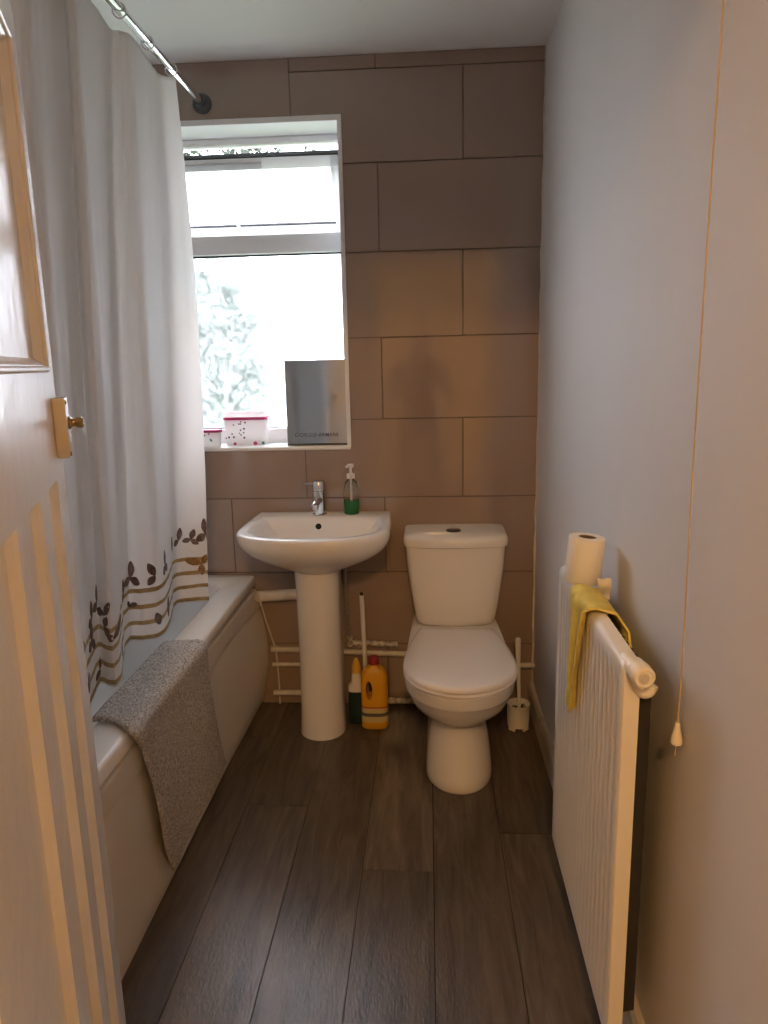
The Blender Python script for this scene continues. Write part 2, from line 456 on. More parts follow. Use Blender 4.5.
# outside: lawn and a tree beyond the glass
bm = new(); box(bm, (-9, 3.1, -.45), (9, 18, -.4)); struct('ground_outside', bm, M['lawn'], 'garden lawn outside the window', 'lawn')
tr = thing('garden_tree', 'green leafy tree outside, seen blurred through the frosted window', 'tree', (-2.0, 6.6, -.4))
bm = new(); tube(bm, smooth_path([(-2.0, 6.6, -.4), (-1.95, 6.55, .6), (-2.05, 6.6, 1.7), (-2.1, 6.6, 2.7)], 5), [.09 - .0045 * i for i in range(16)], 10)
obj('trunk', bm, M['bark'], tr, 60)
bm = new()
def leafcloud(c, rad, n, s):
    for _ in range(n):
        d = V((R.gauss(0, 1), R.gauss(0, 1), R.gauss(0, 1))).normalized() * (R.random() ** .45)
        p = V(c) + V((d.x * rad[0], d.y * rad[1], d.z * rad[2]))
        u = V((R.gauss(0, 1), R.gauss(0, 1), R.gauss(0, 1))).normalized(); w = u.orthogonal().normalized()
        q = s * R.uniform(.6, 1.3)
        bm.faces.new([bm.verts.new(p + u * q), bm.verts.new(p + w * q * .45), bm.verts.new(p - u * q), bm.verts.new(p - w * q * .45)])
leafcloud((-2.15, 6.6, 1.35), (.95, .6, 1.15), 2000, .14)
leafcloud((-1.55, 6.6, 3.24), (.75, .4, .13), 230, .05); leafcloud((-2.1, 6.6, 2.75), (.35, .3, .5), 260, .07)
obj('foliage', bm, M['leaf'], tr)

# ------------------------------------------------------------------ bath
def rrect(x0, x1, y0, y1, r, z, n=7):
    pts = []
    for cx, cy, a0 in ((x1 - r, y1 - r, 0), (x0 + r, y1 - r, 90), (x0 + r, y0 + r, 180), (x1 - r, y0 + r, 270)):
        for i in range(n + 1):
            a = math.radians(a0 + 90 * i / n); pts.append(V((cx + r * math.cos(a), cy + r * math.sin(a), z)))
    return pts
BX0, BX1, BY0, BY1, BZ = XL + .002, -.692, 1.04, YB - .002, .552
bath = thing('bathtub', 'white bathtub with pale panel along the left wall', 'bathtub', (-1.05, 1.9, 0))
bm = new()
lp = [rrect(BX0 + .01, BX1 - .006, BY0 + .01, BY1, .01, BZ - .045), rrect(BX0, BX1, BY0, BY1, .014, BZ - .040), rrect(BX0, BX1, BY0, BY1, .014, BZ - .010),
      rrect(BX0 + .003, BX1 - .003, BY0 + .003, BY1 - .002, .014, BZ - .003), rrect(BX0 + .010, BX1 - .010, BY0 + .01, BY1 - .006, .014, BZ)]
ix0, ix1, iy0, iy1 = BX0 + .06, -.785, BY0 + .075, BY1 - .075
lp += [rrect(ix0 - .004, ix1 + .004, iy0 - .004, iy1 + .004, .115, BZ), rrect(ix0 + .004, ix1 - .004, iy0 + .004, iy1 - .004, .11, BZ - .006), rrect(ix0 + .012, ix1 - .012, iy0 + .012, iy1 - .012, .105, BZ - .02),
       rrect(ix0 + .03, ix1 - .03, iy0 + .06, iy1 - .03, .12, BZ - .2), rrect(ix0 + .05, ix1 - .05, iy0 + .14, iy1 - .05, .14, BZ - .36), rrect(ix0 + .09, ix1 - .09, iy0 + .22, iy1 - .09, .12, BZ - .40)]
loft(bm, lp, False, True)
obj('tub', bm, M['acrylic'], bath, 50)
# side panel: raised top border over a flat field, bowed at the far end
bm = new()
prof = [(-.014, BZ - .040), (-.014, BZ - .054), (.000, BZ - .056), (.0055, BZ - .061), (.0055, BZ - .122), (.003, BZ - .128), (-.006, BZ - .131), (-.005, .06), (-.005, .012), (-.010, .0)]
prof = prof[:7] + [(-.005, .36), (-.005, .30), (-.005, .24), (-.005, .18), (-.005, .12), (-.005, .06)] + prof[8:]
loops = []
NY = 40
for i in range(NY + 1):
    y = BY0 + .012 + (BY1 - .006 - BY0 - .012) * i / NY; t_ = max(0, (y - 2.25) / .49)
    lpp = []
    for (dx, z) in prof:
        bow = .045 * t_ ** 2.2 * math.sin(PI * min(1, max(0, (z - .0) / .50))) ** 1.0
        lpp.append(V((-.700 + dx + bow + .012 * (1 - z / .5) * t_, y, z)))
    loops.append([V((-.718, y, BZ - .045))] + lpp + [V((-.718, y, 0))])
loft(bm, loops)
obj('bath_panel', bm, M['panel'], bath, 35)
bm = new(); box(bm, (BX0 + .02, BY0 + .004, 0), (-.70, BY0 + .012, BZ - .045)); obj('end_panel', bm, M['panel'], bath)
# loose white cable hanging at the far end of the panel
bm = new(); tube(bm, smooth_path([(-.676, 2.688, .50), (-.660, 2.684, .44), (-.646, 2.70, .36), (-.634, 2.729, .28), (-.622, 2.729, .22), (-.618, 2.73, .10), (-.618, 2.73, .004)], 6), .0035, 8)
tag(obj('cable', bm, M['cable'], None, 60, (-.618, 2.73, 0)), 'thin white cable hanging down the wall past the bath end', 'cable')

# towel over the bath edge
def towel():
    bm = new(); NU, NV = 150, 190
    L1, L2 = .115, .475     # on the rim, hanging
    tot = L1 + L2; th = .007
    def P(u, v):
        s = v * tot
        lean = 0.0
        if s < L1 - .012:
            x = -.800 + s; z = BZ + .006; nrm = V((0, 0, 1))
        elif s < L1 + .012:
            a = (s - (L1 - .012)) / .024 * PI / 2
            x = -.800 + L1 - .012 + .018 * math.sin(a); z = BZ + .006 - .018 * (1 - math.cos(a)); nrm = V((math.sin(a), 0, math.cos(a)))
        else:
            d = s - L1 - .012
            x = -.679 - .006 * math.sin(min(1, d / .1) * PI / 2); z = BZ - .012 - d; nrm = V((1, 0, 0))
            lean = .115 * (d / L2) ** 1.1
        w = .49 + .03 * v
        ys = 1.516 - .045 * max(0, 1 - abs(s - L1) / .06) * (1 - u) + u * w + lean + .006 * math.sin(s * 21 + 1) * (1 - u) + .012 * math.sin(s * 12) * u
        p = V((x, ys, z))
        p += nrm * (.0035 * noise.noise(V((u * 3, v * 4, 3))) + .004 * (1 + math.sin(u * 9 + v * 2)) * min(1, v * 2))
        return p, nrm
    top, bot = [], []
    for j in range(NV + 1):
        a, b_ = [], []
        for i in range(NU + 1):
            p, nrm = P(i / NU, j / NV)
            edge = min(1, min(i, NU - i, j, NV - j) / 2)
            f = .0032 * R.random()
            a.append(bm.verts.new(p + nrm * (th * edge + f))); b_.append(bm.verts.new(p))
        top.append(a); bot.append(b_)
    for j in range(NV):
        for i in range(NU):
            bm.faces.new((top[j][i], top[j][i + 1], top[j + 1][i + 1], top[j + 1][i])); bm.faces.new((bot[j + 1][i], bot[j + 1][i + 1], bot[j][i + 1], bot[j][i]))
    for j in range(NV):
        bm.faces.new((top[j][0], top[j + 1][0], bot[j + 1][0], bot[j][0])); bm.faces.new((top[j + 1][NU], top[j][NU], bot[j][NU], bot[j + 1][NU]))
    for i in range(NU):
        bm.faces.new((top[0][i + 1], top[0][i], bot[0][i], bot[0][i + 1])); bm.faces.new((top[NV][i], top[NV][i + 1], bot[NV][i + 1], bot[NV][i]))
    return bm
tag(obj('bath_mat', towel(), M['towel'], None, 80, (-.70, 1.78, BZ)), 'grey speckled bath mat draped over the bath edge', 'bath mat')

# ------------------------------------------------------------------ shower rail and curtain
RX, RZ = -.780, 2.271
rail = thing('shower_rail', 'chrome shower rail fixed to the tiled wall above the bath', 'shower rail', (RX, YB, RZ))
bm = new(); tube(bm, [(RX, YF + .002, RZ), (RX, YB - .004, RZ)], .0125, 18); obj('rod', bm, M['rail'], rail, 60)
bm = new(); lathe(bm, (RX, YB - .0005, RZ), [(.034, 0), (.034, .006), (.028, .014), (.018, .020), (.0165, .034), (.0128, .034)], 28, axis=(0, -1, 0)); obj('wall_flange', bm, M['flange'], rail, 40)

cur = thing('shower_curtain', 'white shower curtain with leaf print and gold bands hanging from the rail', 'shower curtain', (RX, 1.8, .585))
ZT, ZB = 2.248, .566
PB = [(-.772, 2.375), (-.868, 2.352), (-.846, 2.20), (-.815, 2.045), (-.852, 2.012), (-.900, 1.995), (-.868, 1.87), (-.808, 1.722), (-.826, 1.698), (-.860, 1.712), (-.842, 1.62), (-.802, 1.50), (-.835, 1.475), (-.872, 1.44), (-.85, 1.36),
      (-.800, 1.27), (-.835, 1.24), (-.872, 1.215), (-.84, 1.12), (-.800, 1.06)]
PT = []
for i_, (x, y) in enumerate(PB): PT.append((-.784 + .42 * (x + .806), y + (.055 if i_ == 0 else .05 if i_ == 1 else .085)))
def cr(P, t):
    i = min(int(t), len(P) - 2); t -= i
    p0, p1, p2, p3 = P[max(i - 1, 0)], P[i], P[i + 1], P[min(i + 2, len(P) - 1)]
    return [.5 * (2 * b_ + (c_ - a_) * t + (2 * a_ - 5 * b_ + 4 * c_ - d) * t * t + (3 * b_ - a_ - 3 * c_ + d) * t ** 3) for a_, b_, c_, d in zip(p0, p1, p2, p3)]
TN = len(PB) - 1
def cpos(t, z):
    h = (ZT - z) / (ZT - ZB)
    a, b_ = cr(PT, t), cr(PB, t); w_ = h ** .8
    x = a[0] + (b_[0] - a[0]) * w_ + .010 * noise.noise(V((t * .9, z * .9, 3.1))) * (.3 + h) + .003 * noise.noise(V((t * 3, z * 2.5, 1.1)))
    y = a[1] + (b_[1] - a[1]) * h + .012 * noise.noise(V((t * .6, z * 1.1, 9.))) * min(1, h * 4)
    e = math.exp(-(t / 1.1) ** 2)
    y += e * .075 * math.sin(PI * min(1, h * 1.05)) ** .9
    return V((x, y, z))
bm = new(); uvl = bm.loops.layers.uv.new('cloth')
NS, NZ = TN * 22, 120
grid = []
for j in range(NZ + 1):
    row = []; arc = 0.; last = None
    for i in range(NS + 1):
        t = TN * i / NS
        y_ = cr(PT, t)[1]
        sag = .004 * abs(math.sin((y_ - .5) / .19 * PI))         # top hem dips between rings
        z = ZB + (ZT - sag - ZB) * j / NZ
        p = cpos(t, z)
        if last is not None: arc += (p - last).length
        last = p
        row.append((bm.verts.new(p), (arc, z)))
    grid.append(row)
for j in range(NZ):
    for i in range(NS):
        q = (grid[j][i], grid[j][i + 1], grid[j + 1][i + 1], grid[j + 1][i])
        f = bm.faces.new([a[0] for a in q])
        for lo_, a in zip(f.loops, q): lo_[uvl].uv = a[1]
# printed leaves lie on the cloth itself
def leafpts(a, L, W):
    pts = []
    for k in range(14):
        t = k / 13 * 2 * PI; u = .5 - .5 * math.cos(t)
        d = (u * L, math.sin(t) * W * (.55 + .45 * math.sin(PI * u)))
        pts.append((d[0] * math.cos(a) - d[1] * math.sin(a), d[0] * math.sin(a) + d[1] * math.cos(a)))
    return pts
def oncloth(t0, z0, du, dz):
    i = min(int(t0), TN - 1); sl = max(.02, math.hypot(PB[i + 1][0] - PB[i][0], PB[i + 1][1] - PB[i][1]))
    t = min(max(t0 - du / sl * .9, .02), TN - .02); z = max(z0 + dz, ZB + .003)
    e = .01
    p = cpos(t, z); tg = cpos(min(TN, t + e), z) - cpos(max(0, t - e), z); nr = V((-tg.y, tg.x, 0)).normalized()
    if nr.x < 0 and abs(nr.x) > abs(nr.y): nr = -nr
    if nr.y > 0 and abs(nr.y) >= abs(nr.x): nr = -nr
    return p + nr * .0018
def sprig(t0, z, size, mi, rot, n_=3):
    for k, da in enumerate((0, 2.0, -2.0)[:n_]):
        pts = leafpts(rot + da, size * (1, .75, .8)[k], size * .26)
        vs = [bm.verts.new(oncloth(t0, z, a, b_)) for a, b_ in pts]
        cv = bm.verts.new(oncloth(t0, z, sum(p[0] for p in pts) / len(pts), sum(p[1] for p in pts) / len(pts)))
        for i in range(len(vs) - 1):
            f = bm.faces.new((vs[i], vs[i + 1], cv)); f.material_index = mi
            for lo_ in f.loops: lo_[uvl].uv = (0, 1.5)
for q in [(.10, .80, .055, 1, 1.7), (.28, .70, .052, 2, 2.8), (.55, .785, .036, 1, 1.3), (.93, .785, .045, 1, 1.4, 2), (1.45, .765, .05, 1, 1.6, 1), (2.55, .765, .052, 1, 1.6), (3.25, .76, .045, 1, 2.0, 2), (4.75, .76, .052, 1, 1.5), (5.45, .725, .045, 1, 1.5, 2), (4.9, .675, .03, 1, .2, 2),
          (3.1, .605, .042, 1, 1.8, 1), (2.5, .60, .065, 1, 1.4, 1), (9.05, .78, .05, 1, 1.5, 2), (8.2, .755, .045, 1, .9, 2), (8.25, .725, .04, 1, -.9, 2), (7.25, .69, .040, 1, .7, 2), (9.55, .755, .045, 1, 1.5, 2), (10.7, .74, .06, 1, 1.5), (9.7, .70, .05, 1, 1.4), (8.95, .60, .036, 1, 1.5, 2),
          (10.3, .60, .05, 1, 1.2, 1), (11.2, .56, .05, 1, 1.3, 1), (6.4, .60, .035, 1, 1.4, 1), (.12, .622, .010, 1, 0, 1), (.12, .576, .010, 1, 0, 1), (12.5, .76, .05, 1, 1.6), (14.2, .74, .05, 1, 1.2), (16, .76, .05, 1, 1.6), (18, .74, .05, 1, 1.4)]:
    sprig(*q)
o = obj('curtain', bm, [M['curtain'], M['leafprint'], M['leafprint2']], cur, 180)
md = o.modifiers.new('cloth', 'SOLIDIFY'); md.thickness = .0012; md.offset = -1
for i in range(9):
    y = .88 + i * .193
    bm = new(); n_ = 20
    pts = [(RX + .016 * math.cos(2 * PI * k / n_ + .3), y + .006 * math.cos(2 * PI * k / n_), RZ - .004 + .0195 * math.sin(2 * PI * k / n_ + .3)) for k in range(n_)]
    tube(bm, pts + [pts[0]], .0022, 8, False); obj('curtain_ring', bm, M['chrome'], cur, 60)

# ------------------------------------------------------------------ D-shaped outlines (toilet and basin), front towards smaller y
def dloop(cx, front, a, hw, back, bw, z, p=2.0, narc=29, nside=8, nback=5):
    pts = []; cy = front + a
    for i in range(nside):
        t = i / nside; pts.append(V((cx + bw + (hw - bw) * math.sin(t * PI / 2), back + (cy - back) * t, z)))
    for i in range(narc):
        th = PI * i / (narc - 1); c_, s_ = math.cos(th), math.sin(th)
        pts.append(V((cx + hw * math.copysign(abs(c_) ** (2 / p), c_), cy - a * abs(s_) ** (2 / p), z)))
    for i in range(1, nside + 1):
        t = 1 - i / nside; pts.append(V((cx - bw - (hw - bw) * math.sin(t * PI / 2), back + (cy - back) * t, z)))
    for i in range(1, nback):
        pts.append(V((cx - bw + 2 * bw * i / nback, back, z)))
    return pts

# ------------------------------------------------------------------ toilet
TX = .093
wc = thing('toilet', 'white close-coupled toilet with lid down against the tiled wall', 'toilet', (TX, 2.4, 0))
YW = YB - .004
bm = new()
loft(bm, [dloop(TX, *q) for q in [
    (2.112, .13, .106, 2.70, .10, 0), (2.104, .13, .110, 2.70, .10, .012), (2.106, .13, .109, 2.70, .10, .04), (2.122, .13, .104, 2.70, .095, .10), (2.140, .125, .095, 2.70, .09, .16), (2.150, .12, .088, 2.70, .085, .20),
    (2.146, .12, .089, 2.70, .088, .215), (2.120, .135, .106, 2.70, .10, .232), (2.078, .155, .130, 2.70, .11, .26), (2.035, .175, .150, 2.70, .12, .29), (2.005, .20, .162, 2.71, .13, .322), (1.995, .205, .165, 2.72, .14, .349),
    (1.992, .205, .166, 2.72, .14, .352), (1.982, .205, .1735, 2.725, .145, .355), (1.972, .205, .177, YW, .15, .394), (1.976, .203, .174, YW, .15, .400)]])
obj('pan', bm, M['ceramic'], wc, 40)
bm = new()
loft(bm, [dloop(TX, *q) for q in [(1.972, .19, .170, 2.46, .125, .401), (1.964, .19, .1775, 2.465, .13, .404), (1.962, .19, .179, 2.465, .13, .410), (1.966, .19, .176, 2.462, .128, .415)]])
obj('toilet_seat', bm, M['seat'], wc, 50)
bm = new()
loft(bm, [dloop(TX, *q) for q in [(1.970, .19, .174, 2.46, .128, .4165), (1.964, .19, .179, 2.465, .132, .420), (1.964, .19, .179, 2.465, .132, .428), (1.970, .19, .174, 2.462, .128, .434), (1.984, .186, .162, 2.455, .12, .4375), (2.03, .17, .12, 2.42, .09, .440), (2.10, .13, .06, 2.36, .05, .441)]])
obj('toilet_lid', bm, M['seat'], wc, 50)
for s_ in (-1, 1):
    bm = new(); box(bm, (TX + s_ * .075 - .02, 2.478, .400), (TX + s_ * .075 + .02, 2.500, .424), 0, .009, 3); obj('seat_hinge', bm, M['seat'], wc, 40)
def cist(hw, front, bow, z, r=.03, back=YW, n=13):
    pts = []
    for i in range(n):
        t = -1 + 2 * i / (n - 1); pts.append((TX + .003 + t * (hw - r), front + bow * t * t * .8))
    out = [V((TX + .003 - hw, back, z)), V((TX + .003 - hw, front + bow + r * 1.2, z)), V((TX + .003 - hw + r * .15, front + bow + r * .45, z)), V((TX + .003 - hw + r * .45, front + bow * .95 + r * .12, z))]
    out += [V((a, b_, z)) for a, b_ in pts]
    out += [V((TX + .003 + hw - r * .45, front + bow * .95 + r * .12, z)), V((TX + .003 + hw - r * .15, front + bow + r * .45, z)), V((TX + .003 + hw, front + bow + r * 1.2, z)), V((TX + .003 + hw, back, z))]
    out += [V((TX + .003 + hw - 2 * hw * k / 5, back, z)) for k in range(1, 5)]
    return out
bm = new()
loft(bm, [cist(.125, 2.565, .012, .401), cist(.143, 2.552, .016, .412), cist(.149, 2.548, .016, .43), cist(.158, 2.545, .017, .48), cist(.168, 2.542, .018, .55), cist(.178, 2.540, .019, .63), cist(.183, 2.539, .020, .706)])
obj('cistern', bm, M['ceramic'], wc, 40)
bm = new()
loft(bm, [cist(.183, 2.536, .020, .7065), cist(.189, 2.528, .021, .710), cist(.191, 2.526, .021, .718), cist(.191, 2.527, .021, .735), cist(.187, 2.533, .021, .745), cist(.176, 2.548, .02, .7505), cist(.13, 2.60, .015, .753)])
obj('cistern_lid', bm, M['ceramic'], wc, 40)
bm = new(); lathe(bm, (TX - .003, 2.622, .7505), [(.027, 0), (.027, .006), (.023, .009)], 28); obj('flush_button', bm, M['dchrome'], wc, 40)
bm = new()
tube(bm, [(XR - .001, 2.70, .188), (.30, 2.70, .188), (.20, 2.70, .19)], .011, 14)
tag(obj('water_pipe', bm, M['pipe'], None, 50, (.33, 2.70, .188)), 'short cream pipe between the toilet and the right wall', 'pipe')

# ------------------------------------------------------------------ pedestal basin
BX = -.402
bas = thing('pedestal_basin', 'white pedestal wash basin under the window with a mixer tap', 'basin', (BX, 2.55, 0))
RZB = .806
def bl(front, a, hw, back, bw, z, p=2.25): return dloop(BX, front, a, hw, back, bw, z, p, 41)
bm = new()
ou = [(2.44, .09, .080, YW, .08, .640), (2.41, .12, .110, YW, .10, .655), (2.372, .15, .160, YW, .14, .676), (2.325, .175, .208, YW, .19, .702), (2.292, .18, .240, YW, .225, .728), (2.272, .185, .258, YW, .245, .752), (2.264, .185, .266, YW, .254, .772), (2.262, .185, .268, YW, .256, .792), (2.265, .185, .2655, YW, .254, .801), (2.272, .183, .260, YW, .25, RZB)]
inn = [(2.300, .165, .238, 2.652, .222, RZB), (2.306, .165, .233, 2.647, .216, .802), (2.318, .16, .224, 2.640, .205, .785), (2.345, .15, .200, 2.630, .175, .745), (2.395, .12, .150, 2.615, .12, .705), (2.46, .08, .08, 2.59, .06, .685)]
loft(bm, [bl(*q) for q in ou + inn], False, True)
bowl = obj('bowl', bm, M['ceramic'], bas, 45)
bm = new()
loft(bm, [dloop(BX - .008, *q) for q in [(2.440, .085, .084, 2.68, .07, 0), (2.441, .085, .083, 2.68, .07, .02), (2.446, .082, .079, 2.68, .07, .12), (2.448, .08, .077, 2.68, .07, .35), (2.446, .08, .078, 2.68, .07, .55), (2.440, .085, .081, 2.68, .07, .648)]])
obj('pedestal', bm, M['ceramic'], bas, 50)
bm = new(); d_ = V((0, -.97, .25)); lathe(bm, (BX - .012, 2.638, .770), [(.0115, 0), (.0115, .0035)], 20, axis=d_)
obj('overflow_hole', bm, M['dark'], bas, 40)
bm = new(); lathe(bm, (BX, 2.53, .684), [(.022, 0), (.022, .004), (.012, .006)], 24); obj('waste_plug', bm, M['chrome'], bas, 40)
tx, ty = BX - .014, 2.690
bm = new()
lathe(bm, (tx, ty, RZB - .002), [(.028, 0), (.028, .006), (.0245, .009), (.0235, .05), (.0235, .088), (.025, .091), (.025, .094)], 28)
tube(bm, smooth_path([(tx, ty - .008, RZB + .055), (tx, ty - .045, RZB + .062), (tx, ty - .085, RZB + .058), (tx, ty - .100, RZB + .050)], 6), [.016] * 10 + [.014] * 9, 16)
lathe(bm, (tx, ty - .101, RZB + .054), [(.0125, 0), (.0125, .016), (.010, .016)], 18, axis=(0, -.25, -1))
tap = obj('mixer_tap', bm, M['chrome'], bas, 40)
bm = new()
lathe(bm, (tx, ty, RZB + .093), [(.0245, 0), (.0255, .004), (.0255, .026), (.021, .036), (.010, .039)], 28)
loft(bm, [[V((tx - .012 - dx, ty - .004 + w * yy, RZB + .118 + dz + zz)) for yy, zz in ((-.5, -.0035), (.5, -.0035), (.5, .0035), (-.5, .0035))] for dx, dz, w in ((0, 0, .018), (.018, .004, .016), (.038, .002, .014), (.050, -.002, .013))])
obj('lever', bm, M['chrome'], tap, 40)

# soap dispenser
sxp, syp, szp = -.293, 2.697, RZB + .0005
soap = thing('soap_dispenser', 'clear pump bottle with green liquid soap on the basin corner', 'soap dispenser', (sxp, syp, szp))
bm = new()
lathe(bm, (sxp, syp, szp), [(.027, 0), (.030, .003), (.0305, .05), (.0295, .075), (.0265, .105), (.022, .122), (.013, .131), (.0125, .138)], 32)
obj('bottle', bm, M['clear'], soap, 50)
bm = new(); lathe(bm, (sxp, syp, szp + .001), [(.026, 0), (.0285, .003), (.029, .048), (.0288, .052)], 32); obj('liquid_soap', bm, M['liquid'], soap, 50)
bm = new()
lathe(bm, (sxp, syp, szp + .136), [(.0155, 0), (.0155, .016), (.012, .019), (.0055, .020), (.0055, .040), (.012, .041), (.013, .052), (.010, .055)], 24)
tube(bm, [(sxp, syp, szp + .048 + .136), (sxp - .012, syp - .03, szp + .048 + .136)], [.0065, .0045], 12)
obj('pump', bm, M['white'], soap, 40)
bm = new(); tube(bm, [(sxp, syp, szp + .006), (sxp, syp, szp + .138)], .003, 10); obj('dip_tube', bm, M['white'], soap, 60)

# ------------------------------------------------------------------ pipes around the pedestal
def pipe(name, pts, r, m, label, cat='pipe', n=14, group=None):
    bm = new(); tube(bm, pts, r, n); c = V(pts[0])
    return tag(obj(name, bm, M[m], None, 50, (c.x, c.y, min(p[2] for p in pts))), label, cat, group)
bm = new(); tube(bm, [(-.686, 2.713, .470), (-.55, 2.713, .478), (-.45, 2.713, .482)], .0215, 18)
tag(obj('waste_pipe', bm, M['pipe'], None, 40, (-.686, 2.713, .45)), 'thick white waste pipe from the bath end to the pedestal', 'pipe')
pipe('water_pipe', smooth_path([(-.640, 2.726, .243), (-.46, 2.726, .240), (-.32, 2.726, .232), (-.06, 2.726, .222)], 5), .0115, 'pipe', 'long white pipe running behind the pedestal to the toilet')
pipe('water_pipe', [(-.640, 2.730, .176), (-.46, 2.730, .176)], .008, 'pipe', 'thin pipe between bath and pedestal, middle of the lower three')
pipe('water_pipe', [(-.640, 2.726, .054), (-.46, 2.726, .054)], .0115, 'pipe', 'lowest pipe between the bath and the pedestal, just above the floor')
pipe('water_pipe', smooth_path([(-.312, 2.724, .272), (-.25, 2.724, .272), (-.20, 2.724, .268), (-.13, 2.724, .266)], 6), [.009 + .003 * R.random() for _ in range(19)], 'oldpipe', 'short flaking white pipe above the long pipe right of the pedestal')
pipe('water_pipe', smooth_path([(-.25, 2.716, .048), (-.20, 2.718, .030), (-.12, 2.720, .024), (-.03, 2.720, .026)], 6), [.011 + .003 * R.random() for _ in range(19)], 'oldpipe', 'low pipe at floor level between yellow bottle and toilet')
hose = thing('supply_hose', 'grey braided tap hose hanging upright right of the pedestal', 'hose', (-.325, 2.70, .25))
bm = new(); tube(bm, smooth_path([(-.327, 2.70, .60), (-.327, 2.70, .48), (-.322, 2.70, .36), (-.318, 2.71, .30)], 6), .0075, 12); obj('flexible_hose', bm, M['hose'], hose, 60)
bm = new(); lathe(bm, (-.318, 2.712, .262), [(.009, 0), (.011, .002), (.011, .018), (.008, .02), (.008, .03), (.011, .032), (.011, .048)], 6); obj('hose_nut', bm, M['oldpipe'], hose, 30)

# ------------------------------------------------------------------ cleaning things on the floor
def superloop(cx, cy, hx, hy, z, p=3.2, n=36):
    return [V((cx + hx * math.copysign(abs(math.cos(2 * PI * k / n)) ** (2 / p), math.cos(2 * PI * k / n)), cy + hy * math.copysign(abs(math.sin(2 * PI * k / n)) ** (2 / p), math.sin(2 * PI * k / n)), z)) for k in range(n)]
def boolcut(o, cutter_bm):
    me = bpy.data.meshes.new('cut'); cutter_bm.to_mesh(me); cutter_bm.free()
    c = bpy.data.objects.new('cut', me); COL.objects.link(c)
    md = o.modifiers.new('b', 'BOOLEAN'); md.object = c; md.operation = 'DIFFERENCE'; md.solver = 'EXACT'
    dg = bpy.context.evaluated_depsgraph_get(); m2 = bpy.data.meshes.new_from_object(o.evaluated_get(dg))
    o.modifiers.clear(); old = o.data; o.data = m2; bpy.data.objects.remove(c); bpy.data.meshes.remove(me)
    m2.set_sharp_from_angle(angle=math.radians(35))
bcx, bcy = -.213, 2.560
blc = thing('bleach_bottle', 'yellow bleach bottle with dark red cap on the floor beside the pedestal', 'bottle', (bcx, bcy, 0))
bm = new()
loft(bm, [superloop(bcx, bcy, *q) for q in [(.046, .030, 0), (.050, .034, .006), (.051, .035, .03), (.051, .035, .19), (.049, .033, .212), (.042, .029, .230), (.028, .023, .242), (.019, .019, .246), (.017, .017, .250), (.017, .017, .256)]])
bb = obj('bottle', bm, M['bleach'], None, 35)
cb = new(); tube(cb, [(bcx - .018, bcy - .08, .160), (bcx - .018, bcy + .08, .160)], .013, 20)
for v in cb.verts: v.co.z = .160 + (v.co.z - .160) * 2.9
boolcut(bb, cb); bb.parent = blc; bb.location = -blc.location
bm = new(); lathe(bm, (bcx, bcy, .2545), [(.019, 0), (.021, .002), (.020, .024), (.017, .029)], 28); obj('cap', bm, M['redcap'], blc, 40)
bm = new()
def band(z0, z1, e, mi): loft(bm, [superloop(bcx, bcy, .051 + e, .035 + e, z) for z in (z0, z1)], True, True, mi=mi)
band(.030, .093, .0006, 0); band(.054, .068, .0010, 1); band(.088, .093, .0010, 2)
obj('bottle_label', bm, [M['blabel'], M['bdark'], M['bred']], blc, 40)
gcx, gcy = -.286, 2.592
gb = thing('cleaner_bottle', 'dark slim cleaner bottle with pale neck and yellow tip beside the pedestal', 'bottle', (gcx, gcy, 0))
bm = new(); loft(bm, [superloop(gcx, gcy, *q) for q in [(.030, .022, 0), (.033, .025, .005), (.033, .025, .07), (.030, .024, .12), (.030, .023, .132)]]); obj('bottle', bm, M['navy'], gb, 40)
bm = new(); loft(bm, [superloop(gcx, gcy, .030, .023, .132), superloop(gcx, gcy, .031, .024, .142), superloop(gcx, gcy, .029, .022, .155), superloop(gcx + .001, gcy, .020, .018, .166), superloop(gcx + .002, gcy, .018, .017, .185), superloop(gcx + .002, gcy, .0175, .0165, .205)]); obj('neck', bm, M['white'], gb, 40)
bm = new(); loft(bm, [superloop(gcx + .002, gcy, *q, p=2) for q in [(.0178, .0168, .205), (.017, .016, .225), (.013, .012, .245), (.007, .007, .260), (.003, .003, .264)]]); obj('tip', bm, M['yellowcap'], gb, 50)
wt = thing('plastic_tube', 'thin white upright tube standing behind the yellow bleach bottle', 'tube', (-.25, 2.655, 0))
bm = new(); tube(bm, [(-.250, 2.655, 0), (-.256, 2.657, .25), (-.262, 2.660, .492)], .0088, 16); obj('tube', bm, M['white'], wt, 50)
bm = new(); tube(bm, [(-.2616, 2.660, .487), (-.2622, 2.660, .502)], [.0065, .0055], 14); obj('hollow_end_shade', bm, M['dark'], wt, 50)  # dark stub stands in for the shaded hollow of the open tube end

